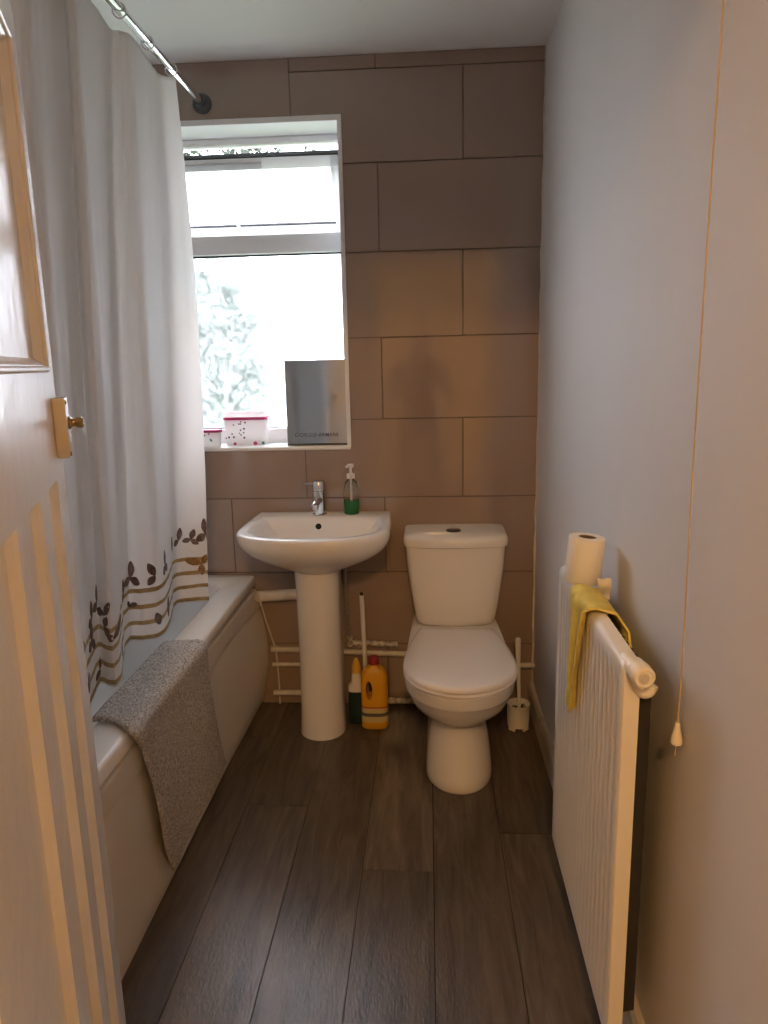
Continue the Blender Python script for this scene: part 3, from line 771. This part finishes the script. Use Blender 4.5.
hold = thing('toilet_brush_holder', 'small white brush holder on the floor right of the toilet', 'brush holder', (.330, 2.555, 0))
bm = new()
hx_, hy_ = .330, 2.555
prof = [(.036, .012), (.040, .013), (.0415, .05), (.042, .096), (.0435, .100), (.0415, .101), (.039, .098), (.038, .05), (.037, .02)]
lathe(bm, (hx_, hy_, 0), prof, 36, True, True)
obj('cup', bm, M['white'], hold, 45)
for k in range(4):
    bm = new(); a = PI / 4 + k * PI / 2
    loft(bm, [[V((hx_ + r_ * math.cos(a + d), hy_ + r_ * math.sin(a + d), z)) for r_, d in ((.029, -.38), (.041, -.38), (.041, .38), (.029, .38))] for z in (0, .0135)]); obj('foot', bm, M['white'], hold)
br = thing('toilet_brush', 'white-handled toilet brush standing in its holder', 'brush', (hx_, hy_, .02))
bm = new(); tube(bm, [(hx_ + .004, hy_, .06), (hx_ + .001, hy_, .16), (hx_ - .003, hy_ + .002, .25), (hx_ - .005, hy_ + .003, .352), (hx_ - .005, hy_ + .003, .358)], [.0065, .0068, .0085, .0105, .008], 16); obj('handle', bm, M['white'], br, 60)
bm = new()
for k in range(220):
    a = R.random() * 2 * PI; z = R.uniform(.03, .085); c_ = V((hx_ + .004, hy_, z)); d = V((math.cos(a), math.sin(a), R.uniform(-.2, .2)))
    tube(bm, [c_, c_ + d * .028], [.0012, .0008], 4)
obj('bristles', bm, M['mback'], br)

# ------------------------------------------------------------------ window sill things
SZ = WZ0 + .0012
mir = thing('mirror', 'upright frameless mirror with lettering leaning on the right of the sill', 'mirror', (-.42, YB + .02, SZ))
mx0, mx1, my, mz1 = -.541, -.307, YB + .022, SZ + .322
tl = .035
bm = new()
def mpt(x, z, off): return V((x, my + (z - SZ) * tl + off, z))
def slab(z0, z1, o0, o1, e=0, mi=0): loft(bm, [[mpt(mx0 + e, z0, o0), mpt(mx1 - e, z0, o0), mpt(mx1 - e, z0, o1), mpt(mx0 + e, z0, o1)], [mpt(mx0 + e, z1, o0), mpt(mx1 - e, z1, o0), mpt(mx1 - e, z1, o1), mpt(mx0 + e, z1, o1)]], mi=mi)
slab(SZ + .008, mz1 - .002, 0, .003, .002); obj('mirror_glass', bm, M['mirrorglass'], mir)
bm = new(); slab(SZ, mz1, .003, .022); slab(SZ, SZ + .008, -.002, .003); obj('mirror_backing', bm, M['mback'], mir)
fc = bpy.data.curves.new('lettering', 'FONT'); fc.body = 'GIORGIO ARMANI'; fc.size = .0225; fc.align_x = 'CENTER'; fc.extrude = .0002; fc.offset = .0002; fc.space_character = 1.06
fo = bpy.data.objects.new('lettering_source', fc); COL.objects.link(fo)
dg = bpy.context.evaluated_depsgraph_get(); me = bpy.data.meshes.new_from_object(fo.evaluated_get(dg)); bpy.data.objects.remove(fo)
w_ = max(v.co.x for v in me.vertices) - min(v.co.x for v in me.vertices); k_ = .166 / w_
for v in me.vertices:
    x, z = v.co.x * k_, v.co.y * k_; p_ = mpt(-.428 + x, SZ + .034 + z, -.0004 - v.co.z); v.co = p_
me.materials.clear(); me.materials.append(M['ink'])
lo_ = bpy.data.objects.new('lettering', me); COL.objects.link(lo_); lo_.parent = mir; lo_.location = -mir.location

def tubpot(name, label, x0, x1, y0, y1, z1, dots, lid):
    t = thing(name, label, 'tub', ((x0 + x1) / 2, (y0 + y1) / 2, SZ))
    bm = new(); tp = .006; h = z1 - SZ
    lp = [rrect(x0 + tp, x1 - tp, y0 + tp * .6, y1 - tp * .6, .016, SZ + .0005), rrect(x0 + tp * .5, x1 - tp * .5, y0 + tp * .3, y1 - tp * .3, .018, SZ + .5 * h), rrect(x0, x1, y0, y1, .02, z1)]
    loft(bm, lp + [rrect(x0 + .003, x1 - .003, y0 + .003, y1 - .003, .018, z1), rrect(x0 + tp + .002, x1 - tp - .002, y0 + .006, y1 - .006, .015, SZ + .004)], True, True)
    for (fx, fz, r_, mi) in dots:
        x = x0 + (x1 - x0) * fx; z = SZ + h * fz; yy = y0 + .0036 * (1 - fz) - .0012
        lathe(bm, (x, yy + .0006, z), [(r_, 0), (r_, .0008)], 12, axis=(0, -1, 0), mi=mi)
    obj('tub_body', bm, [M['tub'], M['dotp'], M['dott'], M['pink']], t, 40)
    bm = new(); loft(bm, [rrect(x0 - .003, x1 + .003, y0 - .003, y1 + .003, .022, z) for z in (z1 - .009, z1 + .001)] + [rrect(x0 + .002, x1 - .002, y0 + .002, y1 - .002, .019, z1 + .002)], True, not lid); obj('rim', bm, M['pink'], t, 40)
    if lid:
        bm = new(); loft(bm, [rrect(x0 - .001, x1 + .001, y0 - .001, y1 + .001, .021, z1 + .002), rrect(x0 + .003, x1 + .012, y0, y1, .02, z1 + .014), rrect(x0 + .012, x1 + .002, y0 + .008, y1 - .008, .018, z1 + .022)]); obj('tub_lid', bm, M['tub'], t, 40)
    return t
D1 = [(R.uniform(.05, .55), R.uniform(.25, .92), R.uniform(.0025, .0042), R.choice((1, 1, 2))) for _ in range(15)] + [(.25, .06, .006, 3), (.9, .08, .006, 2), (.72, .07, .008, 3)]
tubpot('storage_tub', 'taller white spotted tub with magenta rim on the sill', -.800, -.628, YB + .060, YB + .135, SZ + .108, D1, True)
D2 = [(R.uniform(.1, .9), R.uniform(.15, .85), R.uniform(.0025, .0042), R.choice((1, 2, 3))) for _ in range(9)]
tubpot('storage_tub', 'low white spotted tub with magenta rim beside the curtain', -.935, -.800, YB + .004, YB + .052, SZ + .066, D2, False)

# ------------------------------------------------------------------ radiator
rx, ry0, ry1, rz0, rz1 = .311, 1.118, 1.700, .140, .884
rad = thing('radiator', 'cream fluted panel radiator on the right wall', 'radiator', (.36, 1.41, rz0))
bm = new()
NF = 17; pitch = (ry1 - ry0 - .05) / NF
prof = [(rx + .029, ry0), (rx + .004, ry0), (rx, ry0 + .005), (rx, ry0 + .022)]
for k in range(NF):
    y = ry0 + .025 + k * pitch
    prof += [(rx + .0005, y), (rx + .0095, y + pitch * .16), (rx + .0095, y + pitch * .40), (rx + .0005, y + pitch * .58), (rx, y + pitch * .80)]
prof += [(rx, ry1 - .022), (rx, ry1 - .005), (rx + .004, ry1), (rx + .029, ry1)]
def flat(p, s): # flute depth fades at the top and bottom edges
    return [(rx + .029 if a > rx + .022 else rx + (a - rx) * s if rx < a < rx + .022 and s < 1 and abs(a - rx - .004) > 1e-6 else a, b_) for a, b_ in p]
def rl(z, s, dx): return [V((min(a + dx, rx + .029), b_, z)) for a, b_ in flat(prof, s)]
loft(bm, [rl(rz0, 0, .014), rl(rz0 + .006, 0, .003), rl(rz0 + .014, 0, 0), rl(rz0 + .030, 0, 0), rl(rz0 + .048, 1, 0), rl(rz1 - .050, 1, 0), rl(rz1 - .032, 0, 0), rl(rz1 - .014, 0, 0), rl(rz1 - .005, 0, .004), rl(rz1, 0, .012)])
obj('front_panel', bm, M['radiator'], rad, 40)
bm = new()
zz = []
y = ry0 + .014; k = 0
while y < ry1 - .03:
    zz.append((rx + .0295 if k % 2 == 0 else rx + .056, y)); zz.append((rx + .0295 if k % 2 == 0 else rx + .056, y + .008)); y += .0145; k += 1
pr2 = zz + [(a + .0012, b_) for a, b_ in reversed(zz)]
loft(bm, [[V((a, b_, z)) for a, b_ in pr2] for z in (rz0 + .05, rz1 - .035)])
obj('convector_fins', bm, M['fin'], rad)  # fins fill the gap with painted shade
bm = new()
for y in (ry1 - .10,):
    bm = new(); box(bm, (rx + .029, y - .012, rz1 - .16), (XR, y + .012, rz1 - .12), 0, .002); obj('wall_bracket', bm, M['radiator'], rad)
trv = V((.331, 1.108, .876))
bm = new()
lathe(bm, trv + V((0, .02, 0)), [(.012, -.03), (.012, .0), (.017, .004), (.017, .018), (.0185, .020), (.0190, .026), (.0180, .044), (.0165, .047), (.0135, .048), (.0125, .046)], 30, axis=(.10, -1, -.02))
val = obj('thermostatic_valve', bm, M['valve'], rad, 35)
bm = new(); lathe(bm, trv + V((.0028, -.0275, 0)), [(.008, 0), (.008, .003)], 16, axis=(.10, -1, -.02)); obj('valve_cap', bm, M['pipe'], val, 30)
bm = new()
tube(bm, smooth_path([(.331, 1.130, .876), (.334, 1.122, .852), (.342, 1.116, .836), (.352, 1.112, .838), (.358, 1.112, .850)], 5), .0095, 14)
lathe(bm, trv + V((.0, .022, -.008)), [(.013, 0), (.014, .01), (.014, .024), (.010, .03)], 18, axis=(.1, 0, -1))
obj('valve_body', bm, M['valve'], rad, 40)

# toilet roll on the radiator
rc = V((.337, 1.565, rz1 + .0005)); tilt = Matrix.Translation(rc) @ Matrix.Rotation(math.radians(5.), 4, 'Y') @ Matrix.Translation(-rc)
roll = thing('toilet_roll', 'cream toilet roll standing on top of the radiator', 'toilet roll', rc)
bm = new(); lathe(bm, rc, [(.020, .0), (.038, 0), (.0395, .002), (.0395, .100), (.038, .102), (.020, .102), (.0195, .100), (.0195, .002)], 40, False, False)
for v_ in bm.verts: v_.co = tilt @ v_.co
obj('paper', bm, M['paper'], roll, 40)
bm = new(); lathe(bm, rc, [(.0193, .003), (.0193, .1005), (.0183, .1005), (.0183, .003)], 32, False, False)
for v_ in bm.verts: v_.co = tilt @ v_.co
obj('core', bm, M['board'], roll, 40)
bm = new(); Nn = 12; g = []
for j in range(Nn + 1):
    a = []
    for i in range(9):
        z = rz1 + .02 - .050 * j / Nn; x = rx + .049 + .030 * i / 8; yy = rc.y - .0435 - .006 * math.sin(j * .5) - .004 * math.sin(i * .7) - .012 * (1 - j / Nn) * 0
        a.append(bm.verts.new((x, yy, z)))
    g.append(a)
for j in range(Nn):
    for i in range(8): bm.faces.new((g[j][i], g[j][i + 1], g[j + 1][i + 1], g[j + 1][i]))
o = obj('loose_sheet', bm, M['paper'], roll, 180); md = o.modifiers.new('s', 'SOLIDIFY'); md.thickness = .0008

# yellow cloth over the radiator
def drape():
    bm = new(); NU, NV = 30, 60; th = .0022
    def P(u, v):
        # v: 0 bottom front .. 1 hanging behind
        L1, L2 = .255, .145; s = v * (L1 + L2 + .03)
        q = max(0, min(1, s / L1))
        w = .052 + .105 * q ** 1.1            # narrow at the bottom, wide over the edge
        yc = 1.462 - .035 * q
        y = yc + (u - .5) * w
        fold = .007 * math.sin(u * 11 + q * 2) * (1 - .3 * q) + .004 * math.sin(u * 23 + 1)
        if s < L1: x = rx - .0125 + .002 * q - fold * .8 ; z = rz1 - L1 + s + .006
        elif s < L1 + .03:
            t = (s - L1) / .03; x = rx - .010 + .036 * t - fold * .5 * (1 - t); z = rz1 + .006 + .006 * math.sin(PI * t)
        else:
            d = s - L1 - .03; x = rx + .026 + .004 + .02 * min(1, d / .03) + fold * .3 + .012; z = rz1 + .006 - d; y = yc - .01 - d * .75 + (u - .5) * (w - .25 * d)
        return V((x, y, z))
    A, B = [], []
    for j in range(NV + 1):
        a, b_ = [], []
        for i in range(NU + 1):
            p = P(i / NU, j / NV); e = 1e-3
            du = P(min(1, i / NU + e), j / NV) - P(max(0, i / NU - e), j / NV); dv = P(i / NU, min(1, j / NV + e)) - P(i / NU, max(0, j / NV - e))
            n_ = du.cross(dv); n_ = n_.normalized() if n_.length > 0 else V((1, 0, 0))
            a.append(bm.verts.new(p + n_ * th)); b_.append(bm.verts.new(p - n_ * th))
        A.append(a); B.append(b_)
    for j in range(NV):
        for i in range(NU):
            bm.faces.new((A[j][i], A[j][i + 1], A[j + 1][i + 1], A[j + 1][i])); bm.faces.new((B[j + 1][i], B[j + 1][i + 1], B[j][i + 1], B[j][i]))
        bm.faces.new((A[j][0], A[j + 1][0], B[j + 1][0], B[j][0])); bm.faces.new((A[j + 1][NU], A[j][NU], B[j][NU], B[j + 1][NU]))
    for i in range(NU):
        bm.faces.new((A[0][i + 1], A[0][i], B[0][i], B[0][i + 1])); bm.faces.new((A[NV][i], A[NV][i + 1], B[NV][i + 1], B[NV][i]))
    return bm
tag(obj('cleaning_cloth', drape(), M['cloth'], None, 60, (rx, 1.45, rz1)), 'yellow cloth draped over the top of the radiator', 'cloth')

# pull cord
pc = thing('pull_cord', 'thin brown light pull cord hanging against the right wall', 'pull cord', (.394, 1.095, .76))
bm = new()
pts = [(.396 + .0, 1.104, ZC - .02), (.3965, 1.104, 1.83), (.3955, 1.103, 1.5), (.395, 1.100, 1.2), (.395, 1.094, .98), (.395, 1.092, .86), (.395, 1.095, .785)]
tube(bm, smooth_path(pts, 8), .0013, 8); obj('cord', bm, M['cord'], pc, 60)
bm = new(); lathe(bm, (.395, 1.095, .757), [(.009, 0), (.0098, .003), (.0085, .012), (.0055, .022), (.004, .030), (.0045, .032), (.0035, .036)], 20); obj('acorn', bm, M['acorn'], pc, 40)
bm = new(); lathe(bm, (.385, 1.104, ZC), [(.0245, 0), (.0245, .012), (.022, .020), (.006, .024)], 28, axis=(0, 0, -1)); obj('ceiling_switch', bm, M['white'], pc, 40)
bm = new(); tube(bm, [(.395, 1.095, .758), (.394, 1.096, .735)], .0008, 6); obj('cord_tail', bm, M['cord'], pc, 60)

# ------------------------------------------------------------------ open door (free edge away from the camera)
E0 = V((-.603, 1.158, 0)); DR = V((.3547, -.9350, 0)); NR = V((.9350, .3547, 0))     # DR runs from the free edge to the hinges
DW, DT, DH = .755, .036, 2.05
def dp(s, h, z): return E0 + DR * s + NR * h + V((0, 0, z))
door = thing('door_1', 'open white panelled door with a long upper panel and three narrow lower panels', 'door', dp(DW, 0, 0))
door['kind'] = 'structure'
bm = new()
pd = .0125
panels = [(.092, DW - .092, 1.376, 1.815)] + [(.095 + k * .1785, .095 + k * .1785 + .105, .20, 1.203) for k in range(3)]
def quad(bm, *p): bm.faces.new([bm.verts.new(q) for q in p])
def rect(s0, s1, z0, z1, h): quad(bm, dp(s0, h, z0), dp(s1, h, z0), dp(s1, h, z1), dp(s0, h, z1))
Z0 = .012
# stile and rail faces (front), with the recessed panels between
p1 = panels[0]
rect(0, DW, p1[3], DH, 0); rect(0, p1[0], p1[2], p1[3], 0); rect(p1[1], DW, p1[2], p1[3], 0)
rect(0, DW, 1.203, p1[2], 0); rect(0, DW, Z0, .20, 0)
xs = [0] + [v for p in panels[1:] for v in p[:2]] + [DW]
for i in range(0, len(xs), 2): rect(xs[i], xs[i + 1], .20, 1.203, 0)
for (s0, s1, z0, z1) in panels:
    m_ = .010
    o_ = [dp(s0, 0, z0), dp(s1, 0, z0), dp(s1, 0, z1), dp(s0, 0, z1)]
    a_ = [dp(s0 + m_ * .4, -.004, z0 + m_ * .4), dp(s1 - m_ * .4, -.004, z0 + m_ * .4), dp(s1 - m_ * .4, -.004, z1 - m_ * .4), dp(s0 + m_ * .4, -.004, z1 - m_ * .4)]
    i_ = [dp(s0 + m_, -pd, z0 + m_), dp(s1 - m_, -pd, z0 + m_), dp(s1 - m_, -pd, z1 - m_), dp(s0 + m_, -pd, z1 - m_)]
    for k in range(4):
        quad(bm, o_[k], o_[(k + 1) % 4], a_[(k + 1) % 4], a_[k]); quad(bm, a_[k], a_[(k + 1) % 4], i_[(k + 1) % 4], i_[k])
    quad(bm, *i_)
# edges and back
quad(bm, dp(0, 0, Z0), dp(0, 0, DH), dp(0, -DT, DH), dp(0, -DT, Z0)); quad(bm, dp(DW, 0, Z0), dp(DW, -DT, Z0), dp(DW, -DT, DH), dp(DW, 0, DH))
quad(bm, dp(0, 0, DH), dp(DW, 0, DH), dp(DW, -DT, DH), dp(0, -DT, DH)); quad(bm, dp(0, 0, Z0), dp(0, -DT, Z0), dp(DW, -DT, Z0), dp(DW, 0, Z0)); quad(bm, dp(0, -DT, Z0), dp(0, -DT, DH), dp(DW, -DT, DH), dp(DW, -DT, Z0))
bmesh.ops.remove_doubles(bm, verts=bm.verts[:], dist=1e-5)
obj('door_leaf', bm, M['door'], door)
bm = new()   # raised bead round the upper panel
def beadbar(a, b_): tube(bm, [a, b_], .0045, 10)
s0, s1, z0, z1 = panels[0]
for a, b_ in ((dp(s0 - .006, .0015, z0 - .006), dp(s0 - .006, .0015, z1 + .006)), (dp(s0 - .006, .0015, z1 + .006), dp(s1 + .006, .0015, z1 + .006)), (dp(s0 - .006, .0015, z0 - .006), dp(s1 + .006, .0015, z0 - .006)), (dp(s1 + .006, .0015, z0 - .006), dp(s1 + .006, .0015, z1 + .006))): beadbar(a, b_)
obj('panel_bead', bm, M['door'], door, 60)
tmp = new(); box(tmp, (.018, 0, 1.232), (.064, .019, 1.326), 0, .003)
for v in tmp.verts: v.co = dp(v.co.x, v.co.y, v.co.z)
lt = obj('door_latch', tmp, M['latch'], door, 40)
bm = new(); c_ = dp(.041, .019, 1.286)
lathe(bm, c_, [(.010, 0), (.010, .003), (.0065, .006), (.006, .010), (.0085, .013), (.009, .020), (.006, .023)], 20, axis=NR)
obj('latch_knob', bm, M['brass'], lt, 40)
bm = new()
for z in (1.238, 1.319):
    lathe(bm, dp(.055, .0188, z), [(.0038, 0), (.003, .002)], 10, axis=NR)
obj('latch_screw', bm, M['brass'], lt, 40)
for z in (.25, 1.75):
    bm = new(); tube(bm, [dp(DW + .004, .004, z - .045), dp(DW + .004, .004, z + .045)], .006, 12); obj('hinge', bm, M['brass'], door, 40)

# ------------------------------------------------------------------ the photographer, who shows only as a dark reflection in the tiles
M['skin'] = pbr('skin', (.52, .33, .24), .5); M['shirt'] = pbr('dark_shirt', (.06, .065, .08), .85, var=.2, vscale=30); M['jeans'] = pbr('dark_trousers', (.03, .035, .055), .85, var=.2, vscale=40); M['hair'] = pbr('dark_hair', (.03, .02, .015), .5, var=.4, vscale=60)
PX, PY, KP = -.06, -.34, 1.02
per = thing('person', 'person in dark clothes holding up a phone, a dark reflection in the tiles', 'person', (PX, PY, 0))
vsk, esk, rsk = [], [], []
def jnt(p, r, par=None):
    vsk.append((PX + p[0] * (1 if p[1] > .2 else 1.12), PY + p[1], p[2] * (1 if p[1] > .2 else KP))); rsk.append(r if isinstance(r, tuple) else (r, r)); k = len(vsk) - 1
    if par is not None: esk.append((par, k))
    return k
root_ = jnt((0, 0, .90), (.150, .105)); a = jnt((0, .005, 1.03), (.125, .09), root_); a = jnt((0, .0, 1.18), (.150, .10), a); ch = jnt((0, -.005, 1.29), (.12, .085), a)
nk = jnt((0, .0, 1.375), .050, ch); hd = jnt((0, .012, 1.43), (.062, .075), nk); hd = jnt((0, .018, 1.49), (.074, .092), hd); jnt((0, .010, 1.545), (.055, .07), hd)
for s_ in (-1, 1):
    sh = jnt((s_ * .150, -.005, 1.285), .056, ch); el = jnt((s_ * .205, .06, 1.06), .042, sh); el2 = jnt((s_ * .16, .16, 1.15), .036, el); wr = jnt((s_ * .105 + .04, .265, 1.275), .025, el2)
    pm = jnt((s_ * .072 + .05, .305, 1.325), (.030, .016), wr)
    for q in range(4):
        b0 = jnt((s_ * .058 + .05, .322, 1.335 + q * .019), .0085, pm); b1 = jnt((s_ * .046 + .05, .335, 1.340 + q * .020), .008, b0); jnt((s_ * (.026 - .004 * abs(q - 1.5)) + .05, .333, 1.342 + q * .020), .007, b1)
    t0 = jnt((s_ * .052 + .05, .298, 1.335), .010, pm); jnt((s_ * .028 + .05, .306, 1.352), .008, t0)
    hp = jnt((s_ * .088, 0, .84), .088, root_); kn = jnt((s_ * .095, .015, .47), .058, hp); an = jnt((s_ * .10, -.02, .085), .038, kn); jnt((s_ * .112, .10, .040), .036, an)
me = bpy.data.meshes.new('body'); me.from_pydata(vsk, esk, []); bo = bpy.data.objects.new('body', me); COL.objects.link(bo)
md = bo.modifiers.new('skin', 'SKIN'); md.use_smooth_shade = True
for v_, r_ in zip(me.skin_vertices[0].data, rsk): v_.radius = r_
me.skin_vertices[0].data[0].use_root = True
bo.modifiers.new('sub', 'SUBSURF').levels = 2
dg = bpy.context.evaluated_depsgraph_get(); m2 = bpy.data.meshes.new_from_object(bo.evaluated_get(dg)); bo.modifiers.clear(); bo.data = m2
for mm in ('skin', 'shirt', 'jeans', 'mback'): m2.materials.append(M[mm])
for p_ in m2.polygons:
    c = p_.center; rel = (c.x - PX, c.y - PY, c.z)
    p_.material_index = 3 if c.z < .075 else 2 if c.z < .93 else 0 if (c.z > 1.37 * KP and rel[1] < .2) or rel[1] > .24 else 1
    p_.use_smooth = True
bo.parent = per; bo.location = -per.location
bm = new(); lathe(bm, (PX, PY + .112, 1.462 * KP), [(.004, 0), (.011, .004), (.008, .02), (.005, .04)], 12, sy=1.4); obj('nose', bm, M['skin'], per, 60)
for s_ in (-1, 1):
    bm = new(); bmesh.ops.create_uvsphere(bm, u_segments=12, v_segments=8, radius=.011)
    for v_ in bm.verts: v_.co += V((PX + s_ * .031, PY + .093, 1.492 * KP))
    obj('eye', bm, M['paper'], per, 180)
    bm = new(); bmesh.ops.create_uvsphere(bm, u_segments=12, v_segments=8, radius=.026)
    for v_ in bm.verts: v_.co = V((PX + s_ * .078 + v_.co.x * .35, PY + .008 + v_.co.y * .6, 1.478 * KP + v_.co.z)); 
    obj('ear', bm, M['skin'], per, 180)
bm = new(); tube(bm, smooth_path([(PX - .022, PY + .094, 1.437 * KP), (PX, PY + .102, 1.435 * KP), (PX + .022, PY + .094, 1.437 * KP)], 4), .004, 8); obj('mouth', bm, M['redcap'], per, 60)
bm = new(); bmesh.ops.create_uvsphere(bm, u_segments=28, v_segments=18, radius=1)
for v_ in bm.verts:
    d = v_.co.copy(); k = 1 + .03 * noise.noise(d * 5)
    v_.co = V((PX + d.x * .088 * k, PY - .004 + d.y * .100 * k + (-.02 if d.z < -.1 else 0), 1.505 * KP + d.z * .082 * k + (.035 if d.y > .3 and d.z < .2 else 0)))
obj('hair', bm, M['hair'], per, 180)
ph = thing('phone', 'dark phone held up in both hands by the person', 'phone', (.0, -.012, 1.33))
bm = new(); box(bm, (-.037, -.019, 1.295), (.037, -.011, 1.445), 0, .004, 3); obj('phone_body', bm, M['mback'], ph, 40)
bm = new(); box(bm, (-.034, -.0198, 1.300), (.034, -.0190, 1.440), 0); obj('screen', bm, M['dark'], ph)
# ------------------------------------------------------------------ light
w = bpy.data.worlds.new('overcast_sky'); sc.world = w; w.use_nodes = True
n, l = w.node_tree.nodes, w.node_tree.links
bg = n['Background']; tc = n.new('ShaderNodeTexCoord'); sp = n.new('ShaderNodeSeparateXYZ'); l.new(tc.outputs['Generated'], sp.inputs[0])
rp = n.new('ShaderNodeValToRGB'); rp.color_ramp.elements[0].position = .42; rp.color_ramp.elements[0].color = (.80, .79, .92, 1); rp.color_ramp.elements[1].position = .75; rp.color_ramp.elements[1].color = (.95, .93, 1.04, 1)
mr = n.new('ShaderNodeMapRange'); mr.inputs['From Min'].default_value = -1; l.new(sp.outputs['Z'], mr.inputs['Value']); l.new(mr.outputs[0], rp.inputs['Fac']); l.new(rp.outputs['Color'], bg.inputs['Color'])
bg.inputs['Strength'].default_value = 11.0
def light(name, typ, loc, energy, col, **kw):
    d = bpy.data.lights.new(name, typ); d.energy = energy; d.color = col
    for k, v in kw.items(): setattr(d, k, v)
    o = bpy.data.objects.new(name, d); COL.objects.link(o); o.location = loc; return o
p = light('window_portal', 'AREA', (-.76, YG + .09, 1.62), 1, (1, 1, 1), shape='RECTANGLE', size=.94, size_y=1.14)
p.rotation_euler = (math.radians(-90), 0, 0); p.data.cycles.is_portal = True
light('hall_lamp', 'POINT', (.03, -.86, 2.345), 82, (1.0, .55, .20), shadow_soft_size=.04)

# ------------------------------------------------------------------ camera
f, pi_, ya, ro = 725.028, .20384, .063028, -.022408
X = V((math.cos(ya), math.sin(ya), 0)); Yh = V((-math.sin(ya), math.cos(ya), 0)); Zu = V((0, 0, 1))
fw = Yh * math.cos(pi_) - Zu * math.sin(pi_); U = Yh * math.sin(pi_) + Zu * math.cos(pi_)
rt = X * math.cos(ro) + U * math.sin(ro); up = -X * math.sin(ro) + U * math.cos(ro)
cd = bpy.data.cameras.new('camera'); cam = bpy.data.objects.new('camera', cd); COL.objects.link(cam)
cd.sensor_fit = 'VERTICAL'; cd.sensor_height = 36; cd.lens = 36 * f / 1024; cd.clip_start = .02
m3 = Matrix((rt, up, -fw)).transposed(); m4 = m3.to_4x4(); m4.translation = V((0, 0, ZCAM)); cam.matrix_world = m4
sc.camera = cam
sc.view_settings.view_transform = 'Standard'; sc.view_settings.look = 'None'; sc.view_settings.gamma = 1; sc.view_settings.use_curve_mapping = False
sc.view_settings.exposure = 0.05
sc.cycles.use_denoising = True
sc.cycles.max_bounces = 12; sc.cycles.diffuse_bounces = 8; sc.cycles.transparent_max_bounces = 12; sc.cycles.sample_clamp_indirect = 12
